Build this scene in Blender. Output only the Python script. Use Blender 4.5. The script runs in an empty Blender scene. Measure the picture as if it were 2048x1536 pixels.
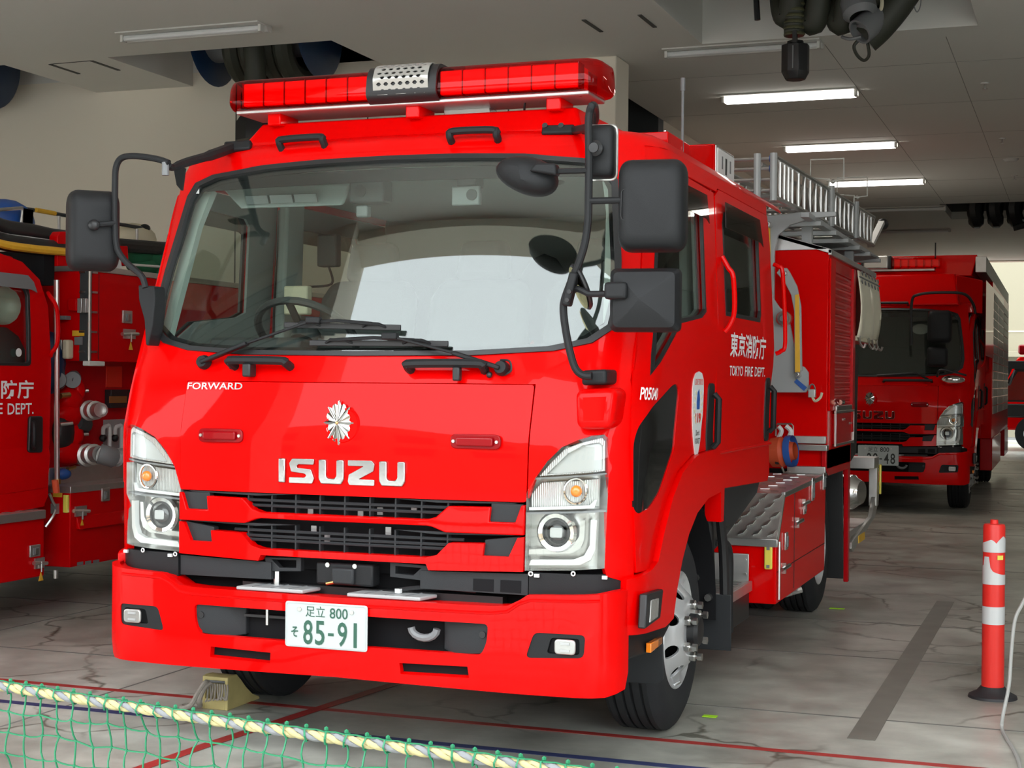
import bpy, bmesh, math, random
from mathutils import Vector as V, Matrix, geometry
R_ = random.Random(7)
PI = math.pi
SC = bpy.context.scene
COL = SC.collection
# ------------------------------------------------------------------ camera
CAM = V((2.518, -5.0686, 1.4109)); FPX = 3087.0
_yaw, _pit, _rol = (math.radians(a) for a in (-20.2522, -0.1101, 0.5435))
_r = V((math.cos(_yaw), -math.sin(_yaw), 0)); _f0 = V((math.sin(_yaw), math.cos(_yaw), 0)); _u0 = V((0, 0, 1))
FW = _f0*math.cos(_pit) + _u0*math.sin(_pit); _up = _u0*math.cos(_pit) - _f0*math.sin(_pit)
RT = _r*math.cos(_rol) + _up*math.sin(_rol); UP = _up*math.cos(_rol) - _r*math.sin(_rol)
cd = bpy.data.cameras.new('camera'); cam = bpy.data.objects.new('camera', cd); COL.objects.link(cam)
cd.sensor_width = 36; cd.lens = FPX/2048*36; cd.clip_start = .05; cd.clip_end = 300
M = Matrix((RT, UP, -FW)).transposed().to_4x4(); M.translation = CAM; cam.matrix_world = M
SC.camera = cam
# ------------------------------------------------------------------ sky (even overcast) and exposure
w = bpy.data.worlds.new('sky'); SC.world = w; w.use_nodes = True
bg = w.node_tree.nodes['Background']; bg.inputs[0].default_value = (.90, .96, 1, 1); bg.inputs[1].default_value = 5.6
vs = SC.view_settings; vs.view_transform = 'Standard'; vs.look = 'None'; vs.exposure = 0.0; vs.gamma = 1; vs.use_curve_mapping = False
# ------------------------------------------------------------------ photo measurements -> places in the hall
def ray(x, y): return FW + RT*((x-1024)/FPX) - UP*((y-768)/FPX)
def pl(x, y, ax, v):
    d = ray(x, y); return CAM + d*((v-CAM[ax])/d[ax])
def Fp(x, y, Y=0): return pl(x, y, 1, Y)
def Sp(x, y, X=1.0): return pl(x, y, 0, X)
def Gp(x, y, Z=0): return pl(x, y, 2, Z)
# ------------------------------------------------------------------ materials
MATS = {}
def nt(name):
    m = bpy.data.materials.new(name); m.use_nodes = True; t = m.node_tree; t.nodes.clear()
    o = t.nodes.new('ShaderNodeOutputMaterial'); MATS[name] = m
    return m, t, o
def pbr(name, col, rough=.5, metal=0, coat=0, noise=0, nscale=30, bump=0, bscale=200, spec=.5, emit=None, estr=0, alpha=None):
    m, t, o = nt(name); b = t.nodes.new('ShaderNodeBsdfPrincipled'); t.links.new(b.outputs[0], o.inputs[0])
    b.inputs['Base Color'].default_value = (*col, 1); b.inputs['Roughness'].default_value = rough; b.inputs['Metallic'].default_value = metal
    b.inputs['Coat Weight'].default_value = coat; b.inputs['Coat Roughness'].default_value = .03; b.inputs['Specular IOR Level'].default_value = spec
    if emit: b.inputs['Emission Color'].default_value = (*emit, 1); b.inputs['Emission Strength'].default_value = estr
    if noise or bump:
        tc = t.nodes.new('ShaderNodeTexCoord'); n = t.nodes.new('ShaderNodeTexNoise'); n.inputs['Scale'].default_value = nscale; n.inputs['Detail'].default_value = 5
        t.links.new(tc.outputs['Object'], n.inputs[0])
        if noise:
            mx = t.nodes.new('ShaderNodeMixRGB'); mx.inputs[1].default_value = (*[c*(1-noise) for c in col], 1); mx.inputs[2].default_value = (*[min(1, c*(1+noise)) for c in col], 1)
            t.links.new(n.outputs[0], mx.inputs[0]); t.links.new(mx.outputs[0], b.inputs['Base Color'])
        if bump:
            n2 = t.nodes.new('ShaderNodeTexNoise'); n2.inputs['Scale'].default_value = bscale; t.links.new(tc.outputs['Object'], n2.inputs[0])
            bp = t.nodes.new('ShaderNodeBump'); bp.inputs['Strength'].default_value = bump; bp.inputs['Distance'].default_value = .002
            t.links.new(n2.outputs[0], bp.inputs['Height']); t.links.new(bp.outputs[0], b.inputs['Normal'])
    return m
def glass(name, tint, f0=.04, rough=.0, gcol=(1, 1, 1)):
    """sheet of glass: tinted, with a Schlick reflection on both of its faces"""
    m, t, o = nt(name); tr = t.nodes.new('ShaderNodeBsdfTransparent'); tr.inputs[0].default_value = (*tint, 1)
    g = t.nodes.new('ShaderNodeBsdfGlossy'); g.inputs['Roughness'].default_value = rough; g.inputs[0].default_value = (*gcol, 1)
    lw = t.nodes.new('ShaderNodeLayerWeight'); lw.inputs[0].default_value = .5
    pw = t.nodes.new('ShaderNodeMath'); pw.operation = 'POWER'; pw.inputs[1].default_value = 5; t.links.new(lw.outputs['Facing'], pw.inputs[0])
    ma = t.nodes.new('ShaderNodeMath'); ma.operation = 'MULTIPLY_ADD'; ma.inputs[1].default_value = 1-f0; ma.inputs[2].default_value = f0; t.links.new(pw.outputs[0], ma.inputs[0])
    mx = t.nodes.new('ShaderNodeMixShader'); t.links.new(ma.outputs[0], mx.inputs[0]); t.links.new(tr.outputs[0], mx.inputs[1]); t.links.new(g.outputs[0], mx.inputs[2]); t.links.new(mx.outputs[0], o.inputs[0])
    return m
pbr('red', (.66, .0002, .0002), .34, coat=.24, spec=.04)
pbr('red_plain', (.56, .0002, .0015), .42, coat=.06, spec=.06)
pbr('red_satin', (.50, .002, .006), .3, coat=.3, spec=.15)
pbr('red_orange', (.80, .03, .012), .38, spec=.4)
pbr('black', (.012, .012, .013), .45)
pbr('black_matte', (.006, .006, .007), .8, spec=.2)
pbr('plastic', (.012, .0125, .0135), .46, bump=.35, bscale=900, spec=.22)
pbr('dark_grey', (.022, .0235, .0255), .5, bump=.2, bscale=600, spec=.25)
pbr('mid_grey', (.16, .165, .17), .5)
pbr('rubber', (.018, .019, .021), .75, noise=.25, nscale=12, spec=.3)
pbr('chrome', (.9, .9, .9), .06, 1)
pbr('badge_chrome', (.46, .455, .44), .10, 1, bump=.05, bscale=25)
pbr('steel', (.62, .62, .6), .28, 1, noise=.08)
pbr('alu', (.58, .57, .55), .38, .9, noise=.12, nscale=18)
pbr('alu_rim', (.62, .63, .64), .32, .55)
pbr('silver_paint', (.36, .37, .37), .45, .2)
pbr('white', (.66, .67, .66), .45)
pbr('plate_white', (.44, .475, .465), .4)
pbr('plate_green', (.02, .085, .055), .5)
pbr('plate_black', (.02, .022, .02), .5)
pbr('lettering', (.80, .80, .79), .5)
pbr('yellow', (.75, .42, .03), .5, noise=.1)
pbr('yellow_reflector', (.80, .68, .10), .25, coat=.5)
pbr('amber', (.85, .22, .01), .15, coat=1)
pbr('amber_dark', (.30, .09, .01), .15, coat=1)
pbr('lamp_silver', (.46, .46, .44), .22, .6, bump=.15, bscale=120)
pbr('lamp_white', (.58, .59, .585), .3, coat=.6)
pbr('lamp_grey', (.42, .43, .43), .3, .3)
pbr('red_lens', (.24, .0, .003), .2, coat=.25, spec=.2)
pbr('light_module', (.85, .03, .03), .25, coat=.6)
pbr('dark_glass', (.006, .007, .008), .05, coat=.6)
pbr('interior_grey', (.20, .215, .21), .75, bump=.2, bscale=300)
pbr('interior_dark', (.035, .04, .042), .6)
pbr('headliner', (.33, .36, .34), .85)
pbr('seat_fabric', (.06, .063, .062), .85, bump=.3, bscale=500)
pbr('brass', (.65, .45, .18), .3, 1)
pbr('blue', (.02, .09, .35), .45)
pbr('blue_drum', (.006, .03, .085), .4)
pbr('skin_orange', (.55, .07, .02), .6)
pbr('hose', (.028, .03, .02), .6, noise=.25, nscale=6)
pbr('helmet', (.62, .66, .55), .35, coat=.3)
pbr('beige', (.62, .56, .40), .6)
pbr('yellow_stain', (.50, .42, .17), .6, noise=.35, nscale=9)
pbr('rope_grey', (.30, .27, .23), .9, noise=.3, nscale=60)
pbr('rope_yellow', (.36, .315, .15), .8)
pbr('rope_strand', (.16, .165, .17), .8)
pbr('net_green', (.001, .14, .055), .5)
pbr('tape_green', (.45, .85, .03), .6)
pbr('bollard_red', (.72, .028, .020), .38, spec=.4)
pbr('bollard_black', (.018, .018, .02), .6)
pbr('cable', (.36, .36, .34), .6)
pbr('lamp_on', (1, 1, 1), .5, emit=(1, .95, .88), estr=9)
pbr('lamp_body', (.62, .61, .57), .5)
pbr('cream_wall', (.26, .235, .165), .8)
pbr('cloth', (.88, .82, .64), .35, coat=.3, noise=.05)
pbr('green_cloth', (.01, .11, .045), .8)
pbr('asphalt', (.16, .16, .155), .9, noise=.2, nscale=3)
pbr('brown_brick', (.34, .24, .15), .8, noise=.3, nscale=2)
pbr('far_wall', (.30, .29, .27), .8)
glass('windscreen', (.90, .95, .92), .066)
glass('side_glass', (.82, .86, .83), .03)
glass('clear_lens', (.97, .98, .97), .02)
glass('visor_smoke', (.40, .40, .38), .04)
glass('red_cover', (.95, .06, .07), .025, .03, (1, .55, .55))
glass('dark_mirror', (.02, .02, .02), .35, .0, (.8, .7, .4))
# shutter: slatted satin red; tread plate: raised lozenges
def wave_mat(name, col, rough, metal, scale, axis, strength):
    m = pbr(name, col, rough, metal, coat=.2); t = m.node_tree; b = [n for n in t.nodes if n.type == 'BSDF_PRINCIPLED'][0]
    tc = t.nodes.new('ShaderNodeTexCoord'); wv = t.nodes.new('ShaderNodeTexWave'); wv.bands_direction = axis; wv.inputs['Scale'].default_value = scale
    t.links.new(tc.outputs['Object'], wv.inputs[0]); bp = t.nodes.new('ShaderNodeBump'); bp.inputs['Strength'].default_value = strength; bp.inputs['Distance'].default_value = .004
    t.links.new(wv.outputs['Fac'], bp.inputs['Height']); t.links.new(bp.outputs[0], b.inputs['Normal']); return m
wave_mat('ribbed_lens', (.52, .53, .52), .2, .55, 45, 'X', .5)
wave_mat('hose_ribbed', (.034, .037, .026), .55, 0, 14, 'Z', .8)
# concrete floor with blotches, worn cracks and a damp sheen
def floor_mat():
    m, t, o = nt('concrete'); N = t.nodes.new; L = t.links.new
    b = N('ShaderNodeBsdfPrincipled'); L(b.outputs[0], o.inputs[0]); tc = N('ShaderNodeTexCoord')
    n1 = N('ShaderNodeTexNoise'); n1.inputs['Scale'].default_value = .55; n1.inputs['Detail'].default_value = 8; n1.inputs['Roughness'].default_value = .65
    n2 = N('ShaderNodeTexNoise'); n2.inputs['Scale'].default_value = 5; n2.inputs['Detail'].default_value = 8
    wp = N('ShaderNodeTexNoise'); wp.inputs['Scale'].default_value = 2.2; wp.inputs['Detail'].default_value = 4
    L(tc.outputs['Object'], n1.inputs[0]); L(tc.outputs['Object'], n2.inputs[0]); L(tc.outputs['Object'], wp.inputs[0])
    r1 = N('ShaderNodeValToRGB'); e = r1.color_ramp.elements; e[0].position = .34; e[0].color = (.19, .185, .155, 1); e[1].position = .62; e[1].color = (.53, .53, .47, 1)
    L(n1.outputs[0], r1.inputs[0])
    m1 = N('ShaderNodeMixRGB'); m1.blend_type = 'OVERLAY'; m1.inputs[0].default_value = .45; L(r1.outputs[0], m1.inputs[1]); L(n2.outputs[0], m1.inputs[2])
    add = N('ShaderNodeVectorMath'); add.operation = 'MULTIPLY_ADD'; add.inputs[1].default_value = (.5, .5, .5); L(wp.outputs['Color'], add.inputs[0]); L(tc.outputs['Object'], add.inputs[2])
    vo = N('ShaderNodeTexVoronoi'); vo.feature = 'DISTANCE_TO_EDGE'; vo.inputs['Scale'].default_value = 1.5; L(add.outputs[0], vo.inputs[0])
    r2 = N('ShaderNodeValToRGB'); e = r2.color_ramp.elements; e[0].position = .004; e[0].color = (.34, .33, .30, 1); e[1].position = .030; e[1].color = (1, 1, 1, 1); L(vo.outputs[0], r2.inputs[0])
    msk = N('ShaderNodeTexNoise'); msk.inputs['Scale'].default_value = .8; msk.inputs['Detail'].default_value = 2; L(tc.outputs['Object'], msk.inputs[0])
    r3 = N('ShaderNodeValToRGB'); e = r3.color_ramp.elements; e[0].position = .47; e[0].color = (0, 0, 0, 1); e[1].position = .56; e[1].color = (1, 1, 1, 1); L(msk.outputs[0], r3.inputs[0])
    m2 = N('ShaderNodeMixRGB'); m2.blend_type = 'MULTIPLY'; L(r3.outputs[0], m2.inputs[0]); L(m1.outputs[0], m2.inputs[1]); L(r2.outputs[0], m2.inputs[2])
    L(m2.outputs[0], b.inputs['Base Color'])
    r4 = N('ShaderNodeValToRGB'); e = r4.color_ramp.elements; e[0].position = .3; e[0].color = (.30, .30, .30, 1); e[1].position = .7; e[1].color = (.50, .50, .50, 1); L(n2.outputs[0], r4.inputs[0])
    L(r4.outputs[0], b.inputs['Roughness']); b.inputs['Specular IOR Level'].default_value = .5
    bp = N('ShaderNodeBump'); bp.inputs['Strength'].default_value = .03; bp.inputs['Distance'].default_value = .004; L(n2.outputs[0], bp.inputs['Height']); L(bp.outputs[0], b.inputs['Normal'])
floor_mat()
pbr('ceiling', (.70, .69, .64), .85, noise=.05, nscale=.6)
pbr('wall', (.78, .72, .60), .85, noise=.05, nscale=.5)
pbr('bounce_apron', (.66, .65, .61), .8, noise=.15, nscale=2)  # forecourt out of view, kept pale to bounce daylight onto the ceiling
pbr('board_seam', (.30, .295, .27), .9)
pbr('olive', (.075, .075, .035), .6)
pbr('joint', (.08, .078, .07), .9)
pbr('slab_joint', (.17, .165, .15), .9, noise=.4, nscale=3)
pbr('floor_red', (.36, .035, .03), .45, noise=.35, nscale=7)
pbr('floor_blue', (.03, .04, .12), .5, noise=.35, nscale=7)
pbr('floor_grey', (.19, .18, .155), .5, noise=.3, nscale=5)
# ------------------------------------------------------------------ mesh building
class MB:
    def __init__(s): s.v = []; s.f = []
    def add(s, vs, fs):
        k = len(s.v); s.v += [tuple(p) for p in vs]; s.f += [tuple(i+k for i in f) for f in fs]; return s
    def box(s, x0, x1, y0, y1, z0, z1):
        return s.add([(x, y, z) for z in (z0, z1) for y in (y0, y1) for x in (x0, x1)], [(0, 2, 3, 1), (4, 5, 7, 6), (0, 1, 5, 4), (2, 6, 7, 3), (0, 4, 6, 2), (1, 3, 7, 5)])
    def obox(s, c, ax, ay, az, sx, sy, sz):
        c, ax, ay, az = V(c), V(ax).normalized(), V(ay).normalized(), V(az).normalized()
        return s.add([c+ax*(i*sx/2)+ay*(j*sy/2)+az*(k*sz/2) for k in (-1, 1) for j in (-1, 1) for i in (-1, 1)], [(0, 2, 3, 1), (4, 5, 7, 6), (0, 1, 5, 4), (2, 6, 7, 3), (0, 4, 6, 2), (1, 3, 7, 5)])
    def bar(s, p, q, w, h, up=(0, 0, 1)):
        p, q = V(p), V(q); d = (q-p).normalized(); side = d.cross(V(up))
        if side.length < 1e-4: side = d.cross(V((1, 0, 0)))
        side.normalize(); u = side.cross(d)
        return s.obox((p+q)/2, d, side, u, (q-p).length, w, h)
    def prism(s, pts, ext):
        ext = V(ext); n = len(pts); pts = [V(p) for p in pts]; a = V((0, 0, 0))
        for i in range(n): a += (pts[i]-pts[0]).cross(pts[(i+1) % n]-pts[0])
        if a.dot(ext) < 0: pts.reverse()
        return s.add(pts+[p+ext for p in pts], [tuple(range(n-1, -1, -1)), tuple(range(n, 2*n))]+[(i, (i+1) % n, (i+1) % n+n, i+n) for i in range(n)])
    def tube(s, path, r, n=8, closed=False, caps=True):
        P = [V(p) for p in path]; m = len(P); rr = r if isinstance(r, (list, tuple)) else [r]*m
        nrm = None; rings = []
        for i in range(m):
            if closed: t = P[(i+1) % m]-P[i-1]
            else: t = P[min(i+1, m-1)]-P[max(i-1, 0)]
            t.normalize()
            if nrm is None:
                nrm = t.orthogonal().normalized()
            else:
                nrm = nrm-t*nrm.dot(t)
                if nrm.length < 1e-5: nrm = t.orthogonal()
                nrm.normalize()
            b = t.cross(nrm); rings.append([P[i]+(nrm*math.cos(a*2*PI/n)+b*math.sin(a*2*PI/n))*rr[i] for a in range(n)])
        vs = [p for g in rings for p in g]; fs = []
        for i in range(m if closed else m-1):
            a, b = i*n, ((i+1) % m)*n
            for j in range(n): fs.append((a+j, a+(j+1) % n, b+(j+1) % n, b+j))
        if caps and not closed: fs += [tuple(range(n-1, -1, -1)), tuple(range((m-1)*n, m*n))]
        return s.add(vs, fs)
    def cyl(s, p, q, r, r2=None, n=20): return s.tube([p, q], [r, r if r2 is None else r2], n)
    def lathe(s, prof, o, ax, n=24, a0=0, a1=2*PI, cap=False):
        o, ax = V(o), V(ax).normalized(); e = ax.orthogonal().normalized() if abs(ax.z) > .9 else V((0, 0, 1)).cross(ax).normalized(); g = ax.cross(e)
        full = abs(a1-a0-2*PI) < 1e-6; k = n if full else n+1; m = len(prof)
        vs = [o+ax*h+(e*math.cos(a0+(a1-a0)*i/n)+g*math.sin(a0+(a1-a0)*i/n))*r for i in range(k) for r, h in prof]
        fs = []
        for i in range(n):
            a, b = i*m, ((i+1) % k)*m
            for j in range(m-1): fs.append((a+j, a+j+1, b+j+1, b+j))
        return s.add(vs, fs)
    def ball(s, c, rx, ry=None, rz=None, n=14, m=8):
        ry = rx if ry is None else ry; rz = rx if rz is None else rz; c = V(c); vs = [c+V((0, 0, rz))]
        for i in range(1, m):
            t = PI*i/m
            for j in range(n): vs.append(c+V((rx*math.sin(t)*math.cos(2*PI*j/n), ry*math.sin(t)*math.sin(2*PI*j/n), rz*math.cos(t))))
        vs.append(c-V((0, 0, rz))); fs = []
        for j in range(n): fs.append((0, 1+j, 1+(j+1) % n))
        for i in range(m-2):
            for j in range(n): a = 1+i*n; fs.append((a+j, a+n+j, a+n+(j+1) % n, a+(j+1) % n))
        e = len(vs)-1
        for j in range(n): fs.append((e, 1+(m-2)*n+(j+1) % n, 1+(m-2)*n+j))
        return s.add(vs, fs)
    def build(s, name, mat, parent=None, bevel=0, seg=2, ang=35, label=None, fix=True):
        me = bpy.data.meshes.new(name); me.from_pydata(s.v, [], s.f)
        if fix:
            bm = bmesh.new(); bm.from_mesh(me); bmesh.ops.remove_doubles(bm, verts=bm.verts, dist=1e-5); bmesh.ops.recalc_face_normals(bm, faces=bm.faces); bm.to_mesh(me); bm.free()
        return link(name, me, mat, parent, bevel, seg, ang, label)
def link(name, me, mat, parent=None, bevel=0, seg=2, ang=35, label=None):
    me.materials.clear(); me.materials.append(MATS[mat])
    if ang:
        for p in me.polygons: p.use_smooth = True
        me.set_sharp_from_angle(angle=math.radians(ang))
    o = bpy.data.objects.new(name, me); COL.objects.link(o)
    if parent: o.parent = parent
    if bevel:
        b = o.modifiers.new('bevel', 'BEVEL'); b.width = bevel; b.segments = seg; b.limit_method = 'ANGLE'; b.angle_limit = math.radians(40)
    if label: o['label'] = label
    return o
def thing(name, label, cat, loc=(0, 0, 0), rz=0, group=None):
    o = bpy.data.objects.new(name, None); COL.objects.link(o); o.location = loc; o.rotation_euler = (0, 0, rz); o.empty_display_size = .1
    return tag(o, label, cat, group)
def tag(o, label, cat, group=None):
    o['label'] = label; o['category'] = cat
    if group: o['group'] = group
    return o
def struct(o, label=None):
    o['kind'] = 'structure'
    if label: o['label'] = label
    return o
def rounded(pts, r, n=4):
    """fillet the corners of a 2-D outline"""
    out = []; m = len(pts); rs = r if isinstance(r, (list, tuple)) else [r]*m
    for i in range(m):
        p, a, b = V(pts[i]), V(pts[i-1]), V(pts[(i+1) % m]); da, db = a-p, b-p; k = rs[i]
        if k <= 0: out.append(tuple(p)); continue
        k = min(k, da.length*.48, db.length*.48); p0, p1 = p+da.normalized()*k, p+db.normalized()*k
        for j in range(n+1):
            t = j/n; out.append(tuple(p0*(1-t)**2+p*(2*t*(1-t))+p1*t*t))
    return out
def dens(loop, step):
    out = []
    for i in range(len(loop)):
        a, b = V(loop[i]), V(loop[(i+1) % len(loop)]); k = max(1, int((b-a).length/step+.5))
        for j in range(k): out.append(a.lerp(b, j/k))
    return out
def inpoly(p, L):
    c = False; x, y = p[0], p[1]
    for i in range(len(L)):
        x0, y0 = L[i][0], L[i][1]; x1, y1 = L[i-1][0], L[i-1][1]
        if (y0 > y) != (y1 > y) and x < (x1-x0)*(y-y0)/(y1-y0)+x0: c = not c
    return c
def panel(name, outline, mp, mat, parent, holes=(), th=.012, off=0, step=.06, bevel=.003, ang=35, label=None):
    """cut a sheet of thickness th out of the surface mp(u,v)"""
    loops = [dens(l, step) for l in [outline, *holes]]; pts = []; ed = []
    for l in loops:
        k = len(pts); pts += l; ed += [(k+i, k+(i+1) % len(l)) for i in range(len(l))]
    us = [p[0] for p in loops[0]]; vs_ = [p[1] for p in loops[0]]
    x = min(us)+step/2
    while x < max(us):
        y = min(vs_)+step/2
        while y < max(vs_):
            if inpoly((x, y), loops[0]) and not any(inpoly((x, y), h) for h in loops[1:]) and min((V((x, y))-q).length for q in pts[:ed[-1][0]+1]) > step*.45: pts.append(V((x, y)))
            y += step
        x += step
    r = geometry.delaunay_2d_cdt(pts, ed, [], 0, 1e-6); P2, T = r[0], r[2]
    tris = []
    for t in T:
        c = sum((P2[i] for i in t), V((0, 0)))/3
        if inpoly(c, loops[0]) and not any(inpoly(c, h) for h in loops[1:]): tris.append(tuple(t))
    A, Nn = [], []
    for p in P2:
        q = mp(p[0], p[1]); e = 1e-3
        n = (mp(p[0]+e, p[1])-mp(p[0]-e, p[1])).cross(mp(p[0], p[1]+e)-mp(p[0], p[1]-e)); n.normalize(); A.append(q); Nn.append(n)
    n = len(P2); vs = [A[i]+Nn[i]*off for i in range(n)]+[A[i]+Nn[i]*(off-th) for i in range(n)]
    fs = []; cnt = {}
    for t in tris:
        a = (P2[t[1]]-P2[t[0]]).cross(P2[t[2]]-P2[t[0]])
        if a < 0: t = t[::-1]
        fs.append(t); fs.append(tuple(i+n for i in t[::-1]))
        for i in range(3):
            e = (t[i], t[(i+1) % 3]); cnt[e] = 1
    for a, b in list(cnt):
        if (b, a) not in cnt: fs.append((b, a, a+n, b+n))
    used = sorted({i for f in fs for i in f}); ix = {k: i for i, k in enumerate(used)}
    me = bpy.data.meshes.new(name); me.from_pydata([vs[i] for i in used], [], [tuple(ix[i] for i in f) for f in fs])
    return link(name, me, mat, parent, bevel, 2, ang, label)
_txt = {}
def text(name, s, o, xd, yd, width, height, mat, parent, ext=.002, bold=.0, fit=None, label=None):
    """flat lettering filling width x height from the lower left corner o"""
    key = (s, bold)
    if key not in _txt:
        c = bpy.data.curves.new('t', 'FONT'); c.body = s; c.offset = bold; c.resolution_u = 3; ob = bpy.data.objects.new('t', c); COL.objects.link(ob)
        me = bpy.data.meshes.new_from_object(ob.evaluated_get(bpy.context.evaluated_depsgraph_get())); bpy.data.objects.remove(ob); bpy.data.curves.remove(c)
        _txt[key] = ([v.co.copy() for v in me.vertices], [tuple(p.vertices) for p in me.polygons]); bpy.data.meshes.remove(me)
    vs, fs = _txt[key]; x0 = min(v.x for v in vs); x1 = max(v.x for v in vs); y0 = min(v.y for v in vs); y1 = max(v.y for v in vs)
    o, xd, yd = V(o), V(xd).normalized(), V(yd).normalized(); nz = xd.cross(yd)
    if fit: pos = fit
    else: pos = lambda a, b: o+xd*(a*width)+yd*(b*height)+nz*ext
    me = bpy.data.meshes.new(name); me.from_pydata([pos((v.x-x0)/(x1-x0), (v.y-y0)/(y1-y0)) for v in vs], [], fs)
    return link(name, me, mat, parent, 0, 2, 0, label)
def copy_tree(o, parent=None):
    c = o.copy(); COL.objects.link(c); c.parent = parent
    for ch in o.children: copy_tree(ch, c)
    return c
def smooth_path(pts, n=6):
    """Catmull-Rom through the points"""
    P = [V(p) for p in pts]; out = []
    for i in range(len(P)-1):
        a, b, c, d = P[max(i-1, 0)], P[i], P[i+1], P[min(i+2, len(P)-1)]
        for j in range(n):
            t = j/n; out.append(.5*((2*b)+(c-a)*t+(2*a-5*b+4*c-d)*t*t+(3*b-a-3*c+d)*t**3))
    out.append(P[-1]); return out
# ================================================================== the hall
CZ = 4.05; XL, XR, YF, YB = -9.0, 7.6, -1.88, 29.0; YW = 7.03
floor = struct(MB().box(-12, 14, -2.6, YB+8, -.15, 0).build('floor', 'concrete', ang=0), 'worn grey concrete garage floor with cracks and painted lines')
def strip(name, pts, mat, z=.0015):
    return MB().prism([(x, y, z-.001) for x, y in pts], (0, 0, .001)).build(name, mat, floor, ang=0)
def line_strip(name, a, b, wd, mat, z=.0015):
    a, b = V(a[:2]), V(b[:2]); d = (b-a).normalized(); n = V((-d.y, d.x))*wd/2
    return strip(name, [a+n, b+n, b-n, a-n], mat, z)
line_strip('painted_line', (-12, .80), (3.6, .86), .045, 'floor_red', .002)
line_strip('painted_line', (-12, .42), (1.6, .46), .05, 'floor_blue', .002)
line_strip('painted_line', (-.32, 2.6), (-.62, .1), .055, 'floor_red', .003)
line_strip('painted_line', (-.62, .1), (-.80, -2.2), .055, 'floor_red', .003)
line_strip('painted_line', (1.71, 1.16), (1.70, 5.35), .11, 'floor_grey', .002)
for Y in (1.56, 3.05, 4.24, 7.2, 10.2, 13.2, 17, 21, 25): line_strip('slab_joint', (-12, Y), (14, Y), .016 if Y < 5 else .02, 'slab_joint', .0012)
for X in (-6.4, -3.1, -1.55, 5.2): line_strip('slab_joint', (X, -2.6), (X, YB), .012, 'slab_joint', .001)
# ceiling: a slab between the pockets that hold the hoses
RX0, RX1 = (-5.05, -2.99), (-.28, 1.78)
ys = [YF, 5.72, 6.85, 7.03, YB]
ceil = bpy.data.objects.new('ceiling', None); COL.objects.link(ceil); struct(ceil, 'grey painted panel ceiling with pockets and recessed strip lamps')
def cpan(x0, x1, y0, y1, z=CZ): return MB().box(x0, x1, y0, y1, z, z+.12).build('ceiling_panel', 'ceiling', ceil, ang=0)
cpan(XL, XR, YF, 5.25); cpan(XL, -8.2, 5.25, YW); cpan(-8.2, -.28, 5.25, 5.72); cpan(-6.08, -5.05, 5.72, YW); cpan(-2.99, -.28, 5.72, YW); cpan(1.78, XR, 5.25, 6.72)
cpan(-1.46, XR, YW, 9.85); cpan(-.28, XR, 6.72, YW); cpan(-1.46, .55, 9.85, YB); cpan(.55, 2.6, 9.85, 18.2); cpan(.55, 2.6, 20.4, YB); cpan(2.6, XR, 9.85, YB)
def shaft(x0, x1, y0, y1, h=1.5, mat='ceiling'):
    mb = MB(); t = .06
    mb.box(x0-t, x0, y0-t, y1+t, CZ+.12, CZ+h); mb.box(x1, x1+t, y0-t, y1+t, CZ+.12, CZ+h); mb.box(x0, x1, y0-t, y0, CZ+.12, CZ+h); mb.box(x0, x1, y1, y1+t, CZ+.12, CZ+h); mb.box(x0-t, x1+t, y0-t, y1+t, CZ+h, CZ+h+.05)
    return mb.build('ceiling_pocket', mat, ceil, ang=0)
shaft(-8.2, -6.08, 5.72, YW); shaft(-5.05, -2.99, 5.72, YW); shaft(-.28, 1.78, 5.25, 6.72); shaft(.55, 2.6, 18.2, 20.4, .6, 'joint')
cb = MB().box(XL-.2, XR+.2, YF-.25, YF, 3.98, 5.2).build('trim_1', 'wall'); struct(cb, 'front edge beam of the garage opening')
# seams between ceiling boards, access hatch slots
mbx = []
for X in (.62, 1.53, 2.44, 3.35):
    MB().box(X-.003, X+.003, YW, 18.1, CZ-.0015, CZ).build('board_seam', 'board_seam', ceil, ang=0)
for Y in (8.0, 9.85, 11.7, 13.6, 15.5, 17.3):
    MB().box(-1.4, 6, Y-.003, Y+.003, CZ-.0015, CZ).build('board_seam', 'board_seam', ceil, ang=0)
MB().box(XL, 5, 3.1-.003, 3.1+.003, CZ-.0015, CZ).build('board_seam', 'board_seam', ceil, ang=0)
def slot(px0, px1):
    a, b = Gp(*px0, CZ), Gp(*px1, CZ); MB().bar((a.x, a.y, CZ-.002), (b.x, b.y, CZ-.002), .03, .008).build('hatch_slot', 'joint', ceil, ang=0)
slot((100, 128), (158, 147)); slot((183, 121), (238, 140)); slot((1167, 39), (1203, 63)); slot((1279, 29), (1310, 54))
a, b = Gp(100, 128, CZ), Gp(183, 121, CZ); MB().bar((a.x, a.y, CZ-.001), (b.x, b.y, CZ-.001), .01, .006).build('hatch_slot', 'joint', ceil, ang=0)
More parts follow.
